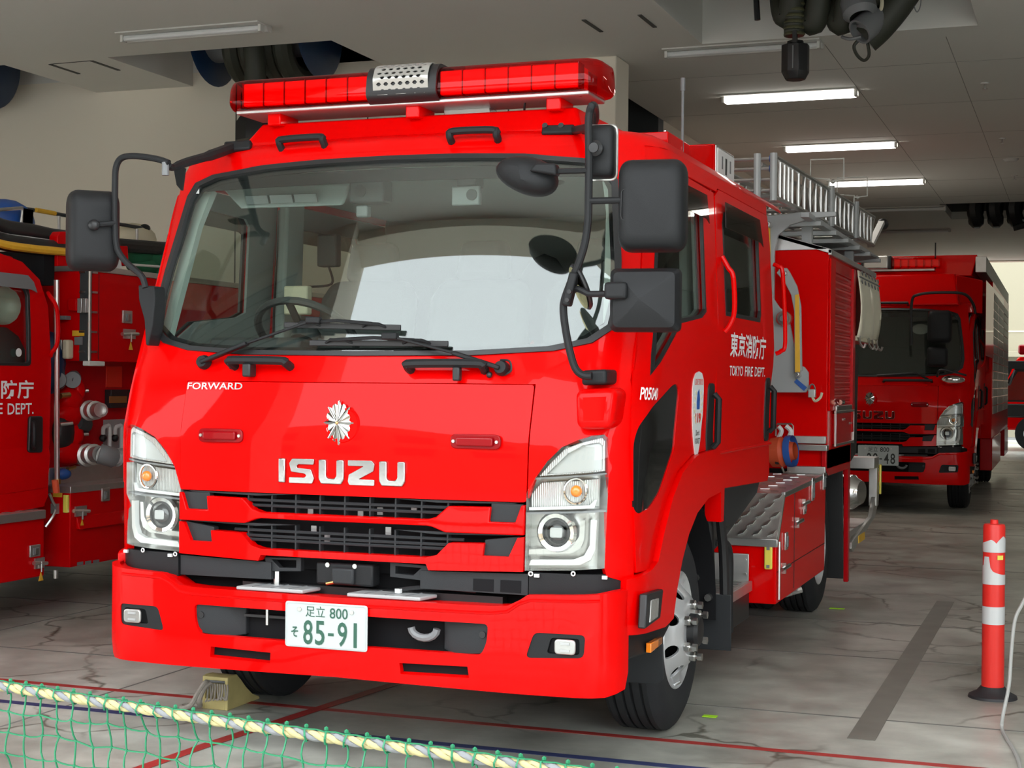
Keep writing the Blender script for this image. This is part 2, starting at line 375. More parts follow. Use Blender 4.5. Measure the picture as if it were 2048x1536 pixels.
# walls
def wbox(name, x0, x1, y0, y1, z0, z1, mat='wall', label=None): return struct(MB().box(x0, x1, y0, y1, z0, z1).build(name, mat, ang=0), label)
wl = wbox('wall_back', XL, -1.05, YW, YW+.2, 0, CZ+.12, label='plain beige rear wall behind the parked engines')
for X in (-4.6, -3.3, -2.0):
    MB().box(X-.006, X+.006, YW-.003, YW, 0, CZ).build('wall_joint', 'joint', wl, ang=0)
col_ = struct(MB().box(-1.62, -1.03, YW-.12, YW+.25, 0, CZ).build('trim_2', 'wall', bevel=.01), 'pale square column at the end of the rear wall')
wbox('wall_left', XL-.2, XL, YF, YW+.2, 0, CZ+.12)
wbox('wall_passage', -4.3, -4.1, YW+.2, 10, 0, 6, 'interior_dark'); wbox('wall_end', -4.1, -1.46, 9.85, 10.05, 0, 6, 'interior_dark'); wbox('wall_side', -1.66, -1.46, 10.05, YB, 0, CZ+.1)  # passage and end walls coloured near black to stand in for missing light
wbox('wall_void', -4.3, -1.40, YW, YW+.2, CZ+.12, 5.5, 'interior_dark'); wbox('wall_void_side', -1.46, -1.40, YW+.2, 10.05, CZ+.12, 5.5, 'interior_dark')  # added above the ceiling to stop sky light leaking into the passage
wbox('wall_right', XR, XR+.2, YF, YB, 0, CZ+.12, 'far_wall')
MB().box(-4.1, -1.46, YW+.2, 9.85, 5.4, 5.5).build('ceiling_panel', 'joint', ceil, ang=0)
wbox('trim_3', XL, XR, YB, YB+.3, CZ-.02, 6, 'wall', 'beam over the rear opening')
wbox('wall_rear_right', 2.7, XR+.2, YB, YB+.2, 0, CZ, 'far_wall'); wbox('wall_rear_left', -1.66, -.6, YB, YB+.2, 0, CZ, 'far_wall')
for X0, X1 in ((-2.3, -1.60), (3.95, 4.6), (-7.0, -6.3)): wbox('pier', X0, X1, YF-.3, YF+.1, 0, CZ)
dr1 = struct(MB().box(-6.3, -2.3, YF-.15, YF-.10, 2.75, CZ).build('sky_block_door', 'lamp_grey', ang=0), 'unseen roller door added over the left bay to block sky reflections')  # added out of view to keep bright sky out of the windscreen reflection
for k in range(13): MB().box(-6.3, -2.3, YF-.155, YF-.095, 2.76+k*.1, 2.765+k*.1).build('slat_joint', 'joint', dr1, ang=0)
# strip lamps
def strip_lamp(x, y, on, label, L=1.24):
    t = thing('ceiling_lamp', label, 'lamp', (x, y, CZ), 0, 'strip lamps set in the ceiling')
    MB().box(-L/2, L/2, -.11, .11, -.012, 0).build('tray', 'lamp_body', t, .003)
    MB().prism([(-L/2, .02, -.012), (-L/2, .11, -.012), (-L/2, .10, -.05), (-L/2, .05, -.05)], (L, 0, 0)).build('reflector', 'lamp_body', t, .002)
    MB().cyl((-L/2+.03, -.02, -.035), (L/2-.03, -.02, -.035), .022, n=10).build('tube', 'lamp_on' if on else 'white', t)
    for s in (-1, 1): MB().box(s*(L/2-.02)-.012, s*(L/2-.02)+.012, -.05, .01, -.065, -.012).build('socket', 'lamp_body', t, .002)
    if on:
        MB().box(-L/2+.03, L/2-.03, .0, .09, -.058, -.05).build('diffuser', 'lamp_on', t)
        ld = bpy.data.lights.new('lamp_light', 'AREA'); ld.shape = 'RECTANGLE'; ld.size = 1.2; ld.size_y = .12; ld.energy = 8; ld.color = (1, .95, .87)
        lo = bpy.data.objects.new('lamp_light', ld); COL.objects.link(lo); lo.parent = t; lo.location = (0, 0, -.075)
strip_lamp(-3.82, 5.05, False, 'unlit strip lamp in the ceiling above the left engine, nearest the left edge')
strip_lamp(0, 6.88, False, 'unlit strip lamp behind the hanging black hose end')
strip_lamp(0, 8.95, True, 'lit strip lamp nearest the camera, largest of the glowing ones')
strip_lamp(0, 12.1, True, 'lit strip lamp second in the receding row')
strip_lamp(0, 15.3, True, 'lit strip lamp third in the receding row, above the ladder')
strip_lamp(0, 18.5, False, 'dim unlit strip lamp fourth in the row, beside the end of the ladder')
strip_lamp(-.2, 21.9, False, 'dim unlit strip lamp farthest down the hall above the rear engine')
strip_lamp(4.6, 8.95, True, 'lit strip lamp over the right-hand bay'); strip_lamp(4.6, 15.3, True, 'lit strip lamp deep in the right-hand bay')
# sprinklers and detector
for i, (x, y, d) in enumerate(((1970, 175, 'nearest'), (2004, 284, 'middle'), (2029, 357, 'farthest'))):
    p = Gp(x, y, CZ-.04); t = thing('sprinkler_head', 'small metal sprinkler head on the ceiling, '+d+' of three', 'sprinkler', (p.x, p.y, CZ), 0, 'sprinkler heads')
    MB().lathe([(0, -.012), (.035, -.01), (.04, 0)], (0, 0, 0), (0, 0, 1), 14).build('plate', 'lamp_body', t)
    MB().cyl((0, 0, -.05), (0, 0, -.01), .008, n=8).build('stem', 'steel', t); MB().cyl((0, 0, -.056), (0, 0, -.05), .022, n=10).build('deflector', 'steel', t)
p = Gp(2022, 318, CZ); tag(MB().lathe([(0, -.03), (.06, -.03), (.085, -.01), (.09, 0)], (p.x, p.y, CZ), (0, 0, 1), 20).build('smoke_detector', 'lamp_body'), 'round flat detector disc on the ceiling at right', 'detector')
# ------------------------------------------------------------------ outside
wbox('bounce_apron', -14, 16, -14, -2.6, -.15, 0, 'bounce_apron', 'unseen concrete forecourt, made pale to bounce light onto the ceiling'); wbox('ground', -30, 30, YB+8, 70, -.2, -.02, 'asphalt'); wbox('street', -40, 40, -60, -14, -.16, -.005, 'asphalt', 'grey asphalt street in front of the garage')
bw = struct(MB().box(-14, 22, 40, 41, -.1, 14).build('wall_outside', 'cream_wall', ang=0), 'sunlit cream panelled building beyond the rear opening')
for z in (2.9, 5.6, 8.3): MB().box(-14, 22, 39.98, 40, z, z+.04).build('panel_joint', 'beige', bw, ang=0)
for k in range(14): MB().box(-13+k*2.4, -12.96+k*2.4, 39.98, 40, 0, 14).build('panel_joint', 'beige', bw, ang=0)
MB().box(-14, 22, 39.3, 40, 2.2, 2.35).build('ledge', 'cream_wall', bw, .01)
# houses across the street, seen only as reflections in the paint and the glass
op = struct(MB().box(-34, 16, -40, -30, -.1, 7).build('wall_opposite', 'brown_brick', ang=0), 'brown building across the street')
for k in range(12):
    for z in (1.0, 3.8): MB().box(-32+k*4, -30+k*4, -30.02, -29.95, z, z+1.6).build('window', 'dark_glass', op, ang=0)
# ================================================================== shape of the tilt cab (truck 1 stands with its nose at the origin)
def itp(z, T):
    if z <= T[0][0]: return T[0][1]
    for (a, p), (b, q) in zip(T, T[1:]):
        if z <= b: return p+(q-p)*(z-a)/(b-a)
    return T[-1][1]
FT = [(.3, -.01), (.95, -.01), (1.2, -.005), (1.4, .02), (1.5, .06), (2.25, .32), (2.32, .37), (2.46, .55)]
KT = [(.3, .05), (1.2, .05), (1.5, .13), (2.5, .13)]
WT = [(.3, 1.05), (1.4, 1.07), (1.6, 1.08), (2.25, 1.05), (2.5, 1.0)]
A_, B_, CX, CY = .85, .35, .2, .22
def cabmap(u, z):
    w = itp(z, WT); k = itp(z, KT); f = itp(z, FT); a = abs(u); s = 1 if u >= 0 else -1; yb = f+k*(w-CX)**2
    if a <= A_: x = a/A_*(w-CX); return V((s*x, f+k*x*x, z))
    if a <= A_+B_:
        t = (a-A_)/B_*PI/2; return V((s*(w-CX+CX*math.sin(t)), yb+CY*(1-math.cos(t)), z))
    return V((s*w, yb+CY+a-A_-B_, z))
def inside(p):
    x, y, z = p; w = itp(z, WT); a = abs(x)
    if a >= w: return False
    xa = min(a, w-CX); yb = itp(z, FT)+itp(z, KT)*xa*xa
    if a > w-CX: q = (a-(w-CX))/CX; yb += CY*(1-math.sqrt(1-q*q))
    return y > yb
def UZ(x, y):
    d = ray(x, y); t = 4.
    while t < 14 and not inside(CAM+d*t): t += .02
    lo, hi = t-.02, t
    for _ in range(18):
        m = (lo+hi)/2
        if inside(CAM+d*m): hi = m
        else: lo = m
    p = CAM+d*hi; w = itp(p.z, WT); a = abs(p.x); s = 1 if p.x > 0 else -1; yb = itp(p.z, FT)+itp(p.z, KT)*(w-CX)**2
    if a <= w-CX: u = a/(w-CX)*A_
    elif p.y < yb+CY-1e-4: u = A_+B_*math.asin(min(1, (a-(w-CX))/CX))/(PI/2)
    else: u = A_+B_+p.y-yb-CY
    return (s*u, p.z)
def cabn(u, z):
    e = 1e-3; n = (cabmap(u+e, z)-cabmap(u-e, z)).cross(cabmap(u, z+e)-cabmap(u, z-e)); return n.normalized()
def cabp(u, z, off=0): return cabmap(u, z)+cabn(u, z)*off
def sideuz(y, z):
    w = itp(z, WT); return (A_+B_+y-(itp(z, FT)+itp(z, KT)*(w-CX)**2+CY), z)
def mir(L): return [(-a, b) for a, b in reversed(L)]
# bumper surface
def bumpmap(u, z):
    f = -.075+.05*max(0, (.42-z)/.12)**2*.5; w, rx, ry = 1.045, .17, .16; a = abs(u); s = 1 if u >= 0 else -1; yb = f+.045*(w-rx)**2
    if a <= .875: x = a/.875*(w-rx); return V((s*x, f+.045*x*x, z))
    if a <= 1.135: t = (a-.875)/.26*PI/2; return V((s*(w-rx+rx*math.sin(t)), yb+ry*(1-math.cos(t)), z))
    return V((s*w, yb+ry+a-1.135, z))
def bumpuz(x, y):
    d = ray(x, y); t = 4.
    def ins(p):
        w, rx, ry = 1.045, .17, .16; a = abs(p.x)
        if a >= w: return False
        xa = min(a, w-rx); yb = -.075+.045*xa*xa
        if a > w-rx: q = (a-(w-rx))/rx; yb += ry*(1-math.sqrt(1-q*q))
        return p.y > yb
    while t < 10 and not ins(CAM+d*t): t += .02
    lo, hi = t-.02, t
    for _ in range(18):
        m = (lo+hi)/2
        if ins(CAM+d*m): hi = m
        else: lo = m
    p = CAM+d*hi; a = abs(p.x); s = 1 if p.x > 0 else -1; w, rx, ry = 1.045, .17, .16
    if a <= w-rx: u = a/(w-rx)*.875
    else: u = .875+.26*math.asin(min(1, (a-(w-rx))/rx))/(PI/2)
    return (s*u, p.z)
def upath(pts, f): return [f(*p) for p in pts]
# ------------------------------------------------------------------ outlines traced once
HL = upath([(1047, 1141), (1140, 1141), (1209, 1137), (1214, 1025), (1217, 955), (1217, 877), (1208, 869), (1185, 871), (1156, 880), (1124, 894), (1095, 922), (1070, 957), (1048, 985)], UZ)
HL[0] = (.690, HL[0][1]); HL[-1] = (.690, HL[-1][1])
WS_R = upath([(750, 713), (950, 713), (1093, 705), (1174, 685), (1218, 657)], UZ)
WSO = [(0, 1.496), (.45, 1.500), (.73, 1.518), (.86, 1.548), (.935, 1.60), (.955, 1.70), (.948, 1.85), (.925, 2.05), (.915, 2.15), (.885, 2.205), (.80, 2.235), (.55, 2.258), (.3, 2.266), (0, 2.268)]
def scale_loop(L, c, sx, sz): return [(c[0]+(u-c[0])*sx, c[1]+(z-c[1])*sz) for u, z in L]
WS = WSO+[(-u, z) for u, z in WSO[-2:0:-1]]
WSI = scale_loop(WS, (0, 1.88), .972, .955)
WSF = scale_loop(WS, (0, 1.88), .935, .90)
HOOD_B, HOOD_T, HU = .987, 1.397, .690
SEAM = 1.07
DOORLINE = [sideuz(.30, .74), sideuz(.36, .765), sideuz(.43, .86), sideuz(.55, .985), sideuz(.69, 1.07), sideuz(.92, 1.125), sideuz(1.30, 1.14)]

def make_cab(root, near=True, plate='8591'):
    P = root
    # ---- painted front frame: pillars, cowl and corner panels in one pressing
    hl = [p for p in HL]
    right = [(1.126, .70), (.995, .735)]+hl[2:12]+[(HU+.004, 1.0), (HU+.004, HOOD_T+.004)]
    out = right+[(-u, z) for u, z in right[::-1]]+[(-1.120, 1.2), (-1.044, 1.42), (-1.03, 1.68), (-1.03, 2.1), (-1.02, 2.30), (-.8, 2.315), (0, 2.325), (.8, 2.315), (1.02, 2.30), (1.03, 2.1), (1.03, 1.68), (1.044, 1.42), (1.120, 1.2)]
    panel('cab_front', out, cabmap, 'red', P, [WS], th=.03, step=.055, bevel=.004)
    # ---- hood
    h = panel('front_panel', rounded([(-HU, HOOD_B), (HU, HOOD_B), (HU, HOOD_T), (-HU, HOOD_T)], .012), cabmap, 'red', P, th=.02, off=.004, step=.06, bevel=.005)
    # emblem: eight-pointed star in silver on a red disc
    c = cabp(0.0, 1.252, .006); c.x = -.018; nrm = V((0, -1, 0)); mb = MB()
    pts = []; N = 40; er, ez = .056, .075
    for i in range(N):
        a = 2*PI*i/N; k = 1.0 if i % 5 == 0 else (.88 if i % 5 in (2, 3) else .78); pts.append((math.sin(a)*er*k*1.1, math.cos(a)*ez*k*1.1))
    vs = [c+V((x, -.006, z)) for x, z in pts]+[c+V((0, -.022, 0))]+[c+V((x, .004, z)) for x, z in pts]
    fs = [(i, N, (i+1) % N) for i in range(N)]+[(i, (i+1) % N, (i+1) % N+N+1, i+N+1) for i in range(N)]; mb.add(vs, fs)
    em = MB().lathe([(0, .008), (.062, .008), (.068, 0), (.068, -.02)], c+V((.012, 0, -.008)), (0, -1, 0), 28).build('emblem', 'red', P)
    mb.build('star', 'badge_chrome', em, ang=10, label='faceted silver star badge')
    for i in range(8):
        a = 2*PI*i/8; MB().cyl(c+V((0, -.024, 0)), c+V((math.sin(a)*er*1.06, -.009, math.cos(a)*ez*1.06)), .0035, .003, n=6).build('ray', 'badge_chrome', em)
    MB().ball(c+V((0, -.024, 0)), .007, .006, .007, 8, 6).build('star_centre', 'brass', em)
    # brand letters as thick chrome strokes
    x0, x1, zb, zt = Fp(559, 950, -.01).x, Fp(812, 950, -.01).x, Fp(600, 966, -.01).z, Fp(600, 917, -.01).z
    hh = zt-zb; t = .19
    SZ = [[(0, 0), (.17, 0), (.17, 1), (0, 1)]]
    glyph = {'I': (.17, [[(0, 0), (1, 0), (1, 1), (0, 1)]]),
     'S': (.62, [rounded([(.0, 0), (.93, 0), (1, .2), (.87, .58), (.32, .62), (.30, .70), (.36, .77), (.98, .77), (1, 1), (.12, 1), (0, .80), (.08, .46), (.62, .40), (.70, .32), (.62, .24), (.0, .24)], .04, 2)]),
     'U': (.62, [rounded([(.0, 1), (.0, .2), (.1, 0), (.9, 0), (1, .2), (1, 1), (.70, 1), (.70, .32), (.62, .24), (.38, .24), (.30, .32), (.30, 1)], .05, 2)]),
     'Z': (.64, [rounded([(.0, 1), (.9, 1), (1, .86), (.96, .58), (.40, .24), (1, .24), (1, 0), (.06, 0), (0, .14), (.04, .42), (.60, .77), (.0, .77)], .03, 2)])}
    lw = [glyph[g][0] for g in 'ISUZU']; gap = .105; tot = sum(lw)+gap*4*1.0; sc = (x1-x0)/tot; x = x0
    for g, wd in zip('ISUZU', lw):
        for poly in glyph[g][1]:
            MB().prism([(x+p[0]*wd*sc, -.022, zb+p[1]*hh) for p in poly], (0, .02, 0)).build('badge_letter', 'badge_chrome', P, .004, 2)
        x += (wd+gap)*sc
    if near:
        a = UZ(387, 783); b = UZ(516, 769); yy = cabmap(-.6, 1.37).y-.006
        text('model_lettering', 'FORWARD', (a[0]*1.018, yy-.016, a[1]), (1, 0, 0), (0, 0, 1), .258, .024, 'lamp_silver', P, .0, .012, label='small silver FORWARD lettering', fit=lambda s_, t_: cabp(-.684+s_*.250, 1.366+t_*.026+s_*.002, .007))
    # marker lamps
    for s in (-1, 1):
        c = cabp(s*.505, 1.196, .006); mk = MB().prism([(c.x+x, c.y+.0, c.z+z) for x, z in rounded([(-.095, -.026), (.095, -.026), (.095, .026), (-.095, .026)], .022, 5)], (0, -.012, 0)).build('marker_lamp', 'red_lens', P, .003)
        MB().prism([(c.x+x, c.y-.012, c.z+z) for x, z in rounded([(-.07, -.016), (.07, -.016), (.07, .016), (-.07, .016)], .008, 4)], (0, -.014, 0)).build('lens', 'red_lens', mk, .006, 3)
        for e in (-1, 1): MB().cyl((c.x+e*.082, c.y-.018, c.z), (c.x+e*.082, c.y-.010, c.z), .006, n=10).build('screw', 'steel', mk)
    # ---- windscreen: rubber seal, glass, dark frit
    panel('windscreen_seal', WS, cabmap, 'black', P, [WSI], th=.02, off=.008, step=.05, bevel=.006)
    g = panel('windscreen', scale_loop(WS, (0, 1.88), .985, .975), cabmap, 'windscreen', P, th=.004, off=-.006, step=.07, bevel=0)
    panel('frit_band', WSI, cabmap, 'black_matte', g, [scale_loop(WS, (0, 1.868), .955, .905)], th=.002, off=-.012, step=.06, bevel=0)
    panel('top_shade', rounded([(-.84, 2.175), (.84, 2.175), (.80, 2.225), (-.80, 2.225)], .01), cabmap, 'black_matte', g, th=.002, off=-.014, step=.06, bevel=0)
    if near:
        panel('sticker', [UZ(384, 387), UZ(398, 387), UZ(398, 371), UZ(384, 371)], cabmap, 'lamp_white', g, th=.001, off=-.001, step=.02, bevel=0)
        a = UZ(388, 384); text('sticker_digit', '8', (0, 0, 0), (1, 0, 0), (0, 0, 1), .01, .02, 'plate_black', g, fit=lambda s_, t_: cabp(a[0]+s_*.012, a[1]+t_*.018, .0015))
    # ---- roof dome
    mb = MB(); us = [-3.52, -2.9, -2.2, -1.7, -1.4]+[-1.25+.05*i for i in range(51)]+[1.4, 1.7, 2.2, 2.9, 3.52]; z0 = 2.295
    rings = []
    for s_, hz in ((0, 0), (.02, .035), (.07, .062), (.16, .082), (.35, .098), (.7, .106), (1, .11)):
        ring = []
        for u in us:
            p = cabp(u, z0); cy = min(max(p.y, 1.2), 2.4); c = V((0, cy, 0)); q = V((p.x, p.y, 0)).lerp(c, s_); ring.append(V((q.x, q.y, z0+hz)))
        rings.append(ring)
    n = len(us); mb.add([p for r_ in rings for p in r_], [(i*n+j, i*n+j+1, (i+1)*n+j+1, (i+1)*n+j) for i in range(len(rings)-1) for j in range(n-1)])
    mb.build('roof', 'red', P, ang=60)
    # ---- cab side skins, doors, glass
    for s in (1, -1):
        fl = (lambda L: L) if s > 0 else mir
        wf = [sideuz(.28, 1.435), sideuz(.33, 1.66), sideuz(.44, 2.0), sideuz(.56, 2.14), sideuz(.66, 2.165), sideuz(1.06, 2.155), sideuz(1.10, 2.12), sideuz(1.10, 1.70), sideuz(1.02, 1.672), sideuz(.66, 1.636)]
        ql = upath([(1351, 767), (1356, 779), (1346, 896), (1317, 984), (1298, 1014), (1273, 1028), (1264, 1018), (1264, 887), (1274, 852), (1298, 818), (1342, 770)], UZ); ql = rounded(ql, .035, 4)
        wr = [sideuz(1.47, 1.70), sideuz(2.22, 1.70), sideuz(2.25, 1.74), sideuz(2.25, 2.11), sideuz(2.20, 2.165), sideuz(1.50, 2.15), sideuz(1.46, 2.10)]
        dfo = DOORLINE+[sideuz(1.315, 1.5), sideuz(1.315, 2.21), sideuz(.62, 2.22), sideuz(.50, 2.17), sideuz(.38, 2.0), sideuz(.27, 1.66), sideuz(.18, 1.42), sideuz(.18, .74)]
        d = panel('front_door', fl(dfo), cabmap, 'red', P, [fl(wf), fl(ql)], th=.03, off=.006, step=.07)
        panel('door_glass', fl(wf), cabmap, 'side_glass', d, th=.004, off=-.008, step=.12, bevel=0)
        panel('window_seal', fl(wf), cabmap, 'black', d, [fl(scale_loop(wf, (sum(a for a, _ in wf)/len(wf), 1.86), .94, .93))], th=.012, off=.008, step=.08)
        panel('lower_glass', fl(ql), cabmap, 'dark_glass', d, th=.01, off=.002, step=.1, bevel=.002)
        dro = [sideuz(1.34, .96), sideuz(2.52, .93), sideuz(2.56, .97), sideuz(2.57, 1.5), sideuz(2.545, 2.1), sideuz(2.50, 2.235), sideuz(1.42, 2.235), sideuz(1.34, 2.2)]
        d2 = panel('rear_door', fl(dro), cabmap, 'red', P, [fl(wr)], th=.03, off=.006, step=.09)
        panel('door_glass', fl(wr), cabmap, 'side_glass', d2, th=.004, off=-.008, step=.15, bevel=0)
        panel('window_seal', fl(wr), cabmap, 'black', d2, [fl(scale_loop(wr, (sideuz(1.855, 1.93)[0], 1.93), .94, .92))], th=.012, off=.008, step=.1)
        panel('door_trim', fl(dfo), cabmap, 'interior_grey', d, [fl(scale_loop(wf, (sideuz(.72, 1.84)[0], 1.84), .93, .92))], th=.012, off=-.026, step=.1, bevel=0)
        panel('door_trim', fl(dro), cabmap, 'interior_grey', d2, [fl(scale_loop(wr, (sideuz(1.855, 1.93)[0], 1.93), .93, .91))], th=.012, off=-.026, step=.12, bevel=0)
        # pressed crease along the doors
        cr = [cabp(*fl([sideuz(y, 1.115-.0*(y-1.3))])[0], .010) for y in (1.36, 1.7, 2.1, 2.54)]
        MB().tube(cr, .008, 6).build('crease', 'red', d2)
        # narrow skins between and around the doors
        panel('door_pillar', fl([sideuz(1.318, 1.14), sideuz(1.337, 1.14), sideuz(1.337, 2.29), sideuz(1.318, 2.29)]), cabmap, 'red_satin', P, th=.03, off=-.004, step=.1)
        panel('roof_side', fl([(1.0, 2.225), sideuz(1.40, 2.225), sideuz(1.42, 2.24), sideuz(2.52, 2.24), sideuz(2.56, 2.297), (.98, 2.297)]), cabmap, 'red', P, th=.03, step=.1)
        # wind visors over the windows
        vz = panel('wind_visor', fl([sideuz(.60, 2.175), sideuz(1.10, 2.175), sideuz(1.13, 2.06), sideuz(1.08, 2.075), sideuz(.56, 2.08)]), cabmap, 'visor_smoke', P, th=.004, off=.028, step=.1, bevel=.001)
        vz = panel('wind_visor', fl([sideuz(1.45, 2.185), sideuz(2.20, 2.185), sideuz(2.27, 2.06), sideuz(2.2, 2.075), sideuz(1.44, 2.075)]), cabmap, 'visor_smoke', P, th=.004, off=.028, step=.1, bevel=.001)
        # wheel-arch flare, wraps round under the lamp
        ar = [(2.19*0+sideuz(1.35, 1.135)[0], 1.135)]
        fo = [sideuz(1.31, 1.138), sideuz(.93, 1.122), sideuz(.70, 1.066), sideuz(.56, .98), sideuz(.44, .855), sideuz(.37, .762), sideuz(.29, .742), (1.105, .728), (1.06, .725), (1.06, .53), sideuz(.50, .505), sideuz(.62, .52), sideuz(.66, .62), sideuz(.73, .725), sideuz(.83, .82), sideuz(.96, .892), sideuz(1.15, .938), sideuz(1.38, .95), sideuz(1.40, .82), sideuz(1.45, .82), sideuz(1.45, .98), sideuz(1.38, 1.09)]
        fr = panel('wheel_arch', fl(fo), cabmap, 'red', P, th=.07, off=.026, step=.06, bevel=.012)
        # black lip under the flare with amber repeater, rubber flap in front of the wheel
        if s > 0:
            lip = MB().prism([cabp(1.06, .53, .02), cabp(1.06, .44, .02), cabp(*sideuz(.42, .43), .02), cabp(*sideuz(.60, .50), .02), cabp(*sideuz(.60, .515), .02)], (-.06, 0, 0)).build('lower_lip', 'plastic', P, .008)
            MB().prism([cabp(*sideuz(.30, .44), .026), cabp(*sideuz(.40, .445), .026), cabp(*sideuz(.40, .475), .026), cabp(*sideuz(.30, .475), .026)], (-.02, 0, 0)).build('side_repeater', 'amber', lip, .003)
            MB().prism([cabp(*sideuz(.40, .445), .026), cabp(*sideuz(.46, .45), .026), cabp(*sideuz(.46, .475), .026), cabp(*sideuz(.40, .475), .026)], (-.02, 0, 0)).build('repeater_end', 'amber_dark', lip, .003)
            # cornering lamp
            a, b = Sp(1297, 1203, 1.085), 0
            y0, y1, za, zb2 = .125, .37, .662, .553
            cl = MB().prism([(1.075, y0, zb2), (1.075, y1-.04, zb2+.01), (1.075, y1, za), (1.075, y0+.02, za+.01)], (.030, 0, 0)).build('cornering_lamp', 'black', P, .006)
            MB().prism([(1.105, y0+.04, zb2+.017), (1.105, y1-.095, zb2+.022), (1.105, y1-.085, za-.02), (1.105, y0+.055, za-.015)], (.006, 0, 0)).build('lens', 'lamp_silver', cl, .004)
        # recessed black door handles
        for dd, yc, zc in ((d, 1.215, 1.255), (d2, 2.44, 1.285)):
            o = rounded([(-.055, -.155), (.055, -.155), (.06, .155), (-.05, .155)], .035, 5)
            L = fl([(sideuz(yc+a, zc+b)) for a, b in o]); hd = panel('door_handle', L, cabmap, 'black', dd, th=.01, off=.012, step=.06, bevel=.004)
            MB().tube([cabp(*fl([sideuz(yc+.01, zc+b)])[0], k) for b, k in ((-.11, .02), (-.09, .04), (.09, .04), (.11, .02))], .014, 8).build('grip', 'plastic', hd)
        # red grab rails standing off the pillars
        for ya, zs in ((1.42, (1.63, 1.66, 1.72, 1.86, 1.90, 1.95)), (2.60, (1.56, 1.575, 1.62, 1.95, 1.99, 2.005))):
            offs = (.01, .05, .075, .075, .05, .01)
            gr = MB().tube(smooth_path([cabp(*fl([sideuz(ya, z)])[0], k) for z, k in zip(zs, (.01, .035, .055, .055, .035, .01))], 4), .011, 8).build('grab_rail', 'red', P)
    # ---- floor, back wall, dash, seats
    MB().box(-1.02, 1.02, .25, 2.56, .93, .97).build('cab_floor', 'interior_dark', P)
    bk = MB(); bk.prism([(-1.03, 2.55, .93), (1.03, 2.55, .93), (1.05, 2.55, 1.7), (1.02, 2.52, 2.28), (.8, 2.5, 2.36), (-.8, 2.5, 2.36), (-1.02, 2.52, 2.28), (-1.05, 2.55, 1.7)], (0, .04, 0)); bk.build('cab_back', 'interior_grey', P)
    MB().box(-.98, .98, .5, 2.5, 2.262, 2.275).build('headlining', 'headliner', P, .005)
    dm = MB().prism([(-1.0, .17, 1.0), (-1.0, .17, 1.44), (-1.0, .30, 1.50), (-1.0, .55, 1.47), (-1.0, .62, 1.30), (-1.0, .55, 1.0)], (2.0, 0, 0)).build('dashboard', 'interior_dark', P, .03, 3)
    MB().prism([(-.85, .42, 1.49), (-.85, .60, 1.47), (-.85, .56, 1.57), (-.85, .46, 1.58)], (.42, 0, 0)).build('instrument_hood', 'interior_dark', dm, .015)
    # steering wheel on the left of the picture
    sw = MB(); cc = V((-.55, .74, 1.60)); ax = V((0, .62, .78)).normalized(); e1 = V((1, 0, 0)); e2 = ax.cross(e1)
    st = MB().tube([cc+(e1*math.cos(2*PI*i/28)+e2*math.sin(2*PI*i/28))*.215 for i in range(28)], .017, 8, closed=True).build('steering_wheel', 'interior_dark', P)
    for a in (.3, 2.84, 4.71): MB().bar(cc-ax*.02, cc+(e1*math.cos(a)+e2*math.sin(a))*.2, .03, .012).build('spoke', 'interior_dark', st)
    MB().cyl(cc-ax*.05, cc+ax*.01, .06, n=16).build('hub', 'interior_dark', st); MB().cyl(cc-ax*.4, cc-ax*.04, .03, n=12).build('column', 'interior_dark', st)
    if near:
        for sx in (-.55, .0, .55):
            b = MB(); b.prism([(sx-.24, 1.18, 1.32), (sx+.24, 1.18, 1.32), (sx+.235, 1.30, 1.78), (sx+.19, 1.32, 1.86), (sx-.19, 1.32, 1.86), (sx-.235, 1.30, 1.78)], (0, .10, .01)); se = b.build('seat', 'seat_fabric', P, .04, 3)
            MB().prism([(sx-.13, 1.33, 1.86), (sx+.13, 1.33, 1.86), (sx+.11, 1.36, 2.04), (sx-.11, 1.36, 2.04)], (0, .09, 0)).build('headrest', 'seat_fabric', se, .035, 3)
            MB().box(sx-.24, sx+.24, .82, 1.3, 1.18, 1.32).build('cushion', 'seat_fabric', se, .04, 3)
        for s in (-1, 1): panel('pillar_trim', [(s*a, z) for a, z in ((.885, 1.60), (.97, 1.62), (.965, 2.1), (.93, 2.2), (.84, 2.2), (.86, 2.05))][::s], cabmap, 'headliner', P, th=.03, off=-.05, step=.08, bevel=.008)
        MB().box(-.85, .85, .43, .56, 2.215, 2.255).build('header_trim', 'headliner', P, .015)
        # pillar between the rows with pale trim, little boxes, grab bar
        for s in (-1, 1):
            MB().prism([(s*1.0, 1.22, 1.0), (s*1.0, 1.42, 1.0), (s*.97, 1.42, 2.26), (s*.97, 1.25, 2.26)], (-s*.05, 0, 0)).build('inner_pillar', 'headliner', P, .015)
        MB().box(-.86, -.74, 1.10, 1.15, 1.70, 1.83).build('radio_box', 'beige', P, .008, label='small pale box on the pillar')
        MB().box(-.80, -.70, 1.3, 1.36, 1.93, 2.08).build('microphone_box', 'interior_dark', P, .01)
        MB().tube(smooth_path([(-.75, 1.33, 1.93), (-.72, 1.3, 1.85), (-.79, 1.2, 1.83)], 5), .006, 6).build('cord', 'black', P)
        # sun visor, console camera, dash camera, dome lamp, hanging gear
        sv = MB().prism([(-.83, .50, 2.20), (-.70, .44, 2.10), (-.24, .44, 2.10), (-.22, .47, 2.19)], (0, .025, .006)).build('sun_visor', 'interior_grey', P, .01, label='grey folded sun visor')
        for k in range(3): MB().obox((-.62+k*.11, .436, 2.135), (1, 0, 0), (0, 1, .5), (0, -.5, 1), .10, .004, .035).build('visor_label', 'mid_grey', sv)
        MB().box(-.21, -.06, .44, .53, 2.11, 2.20).build('camera_unit', 'interior_dark', P, .008)
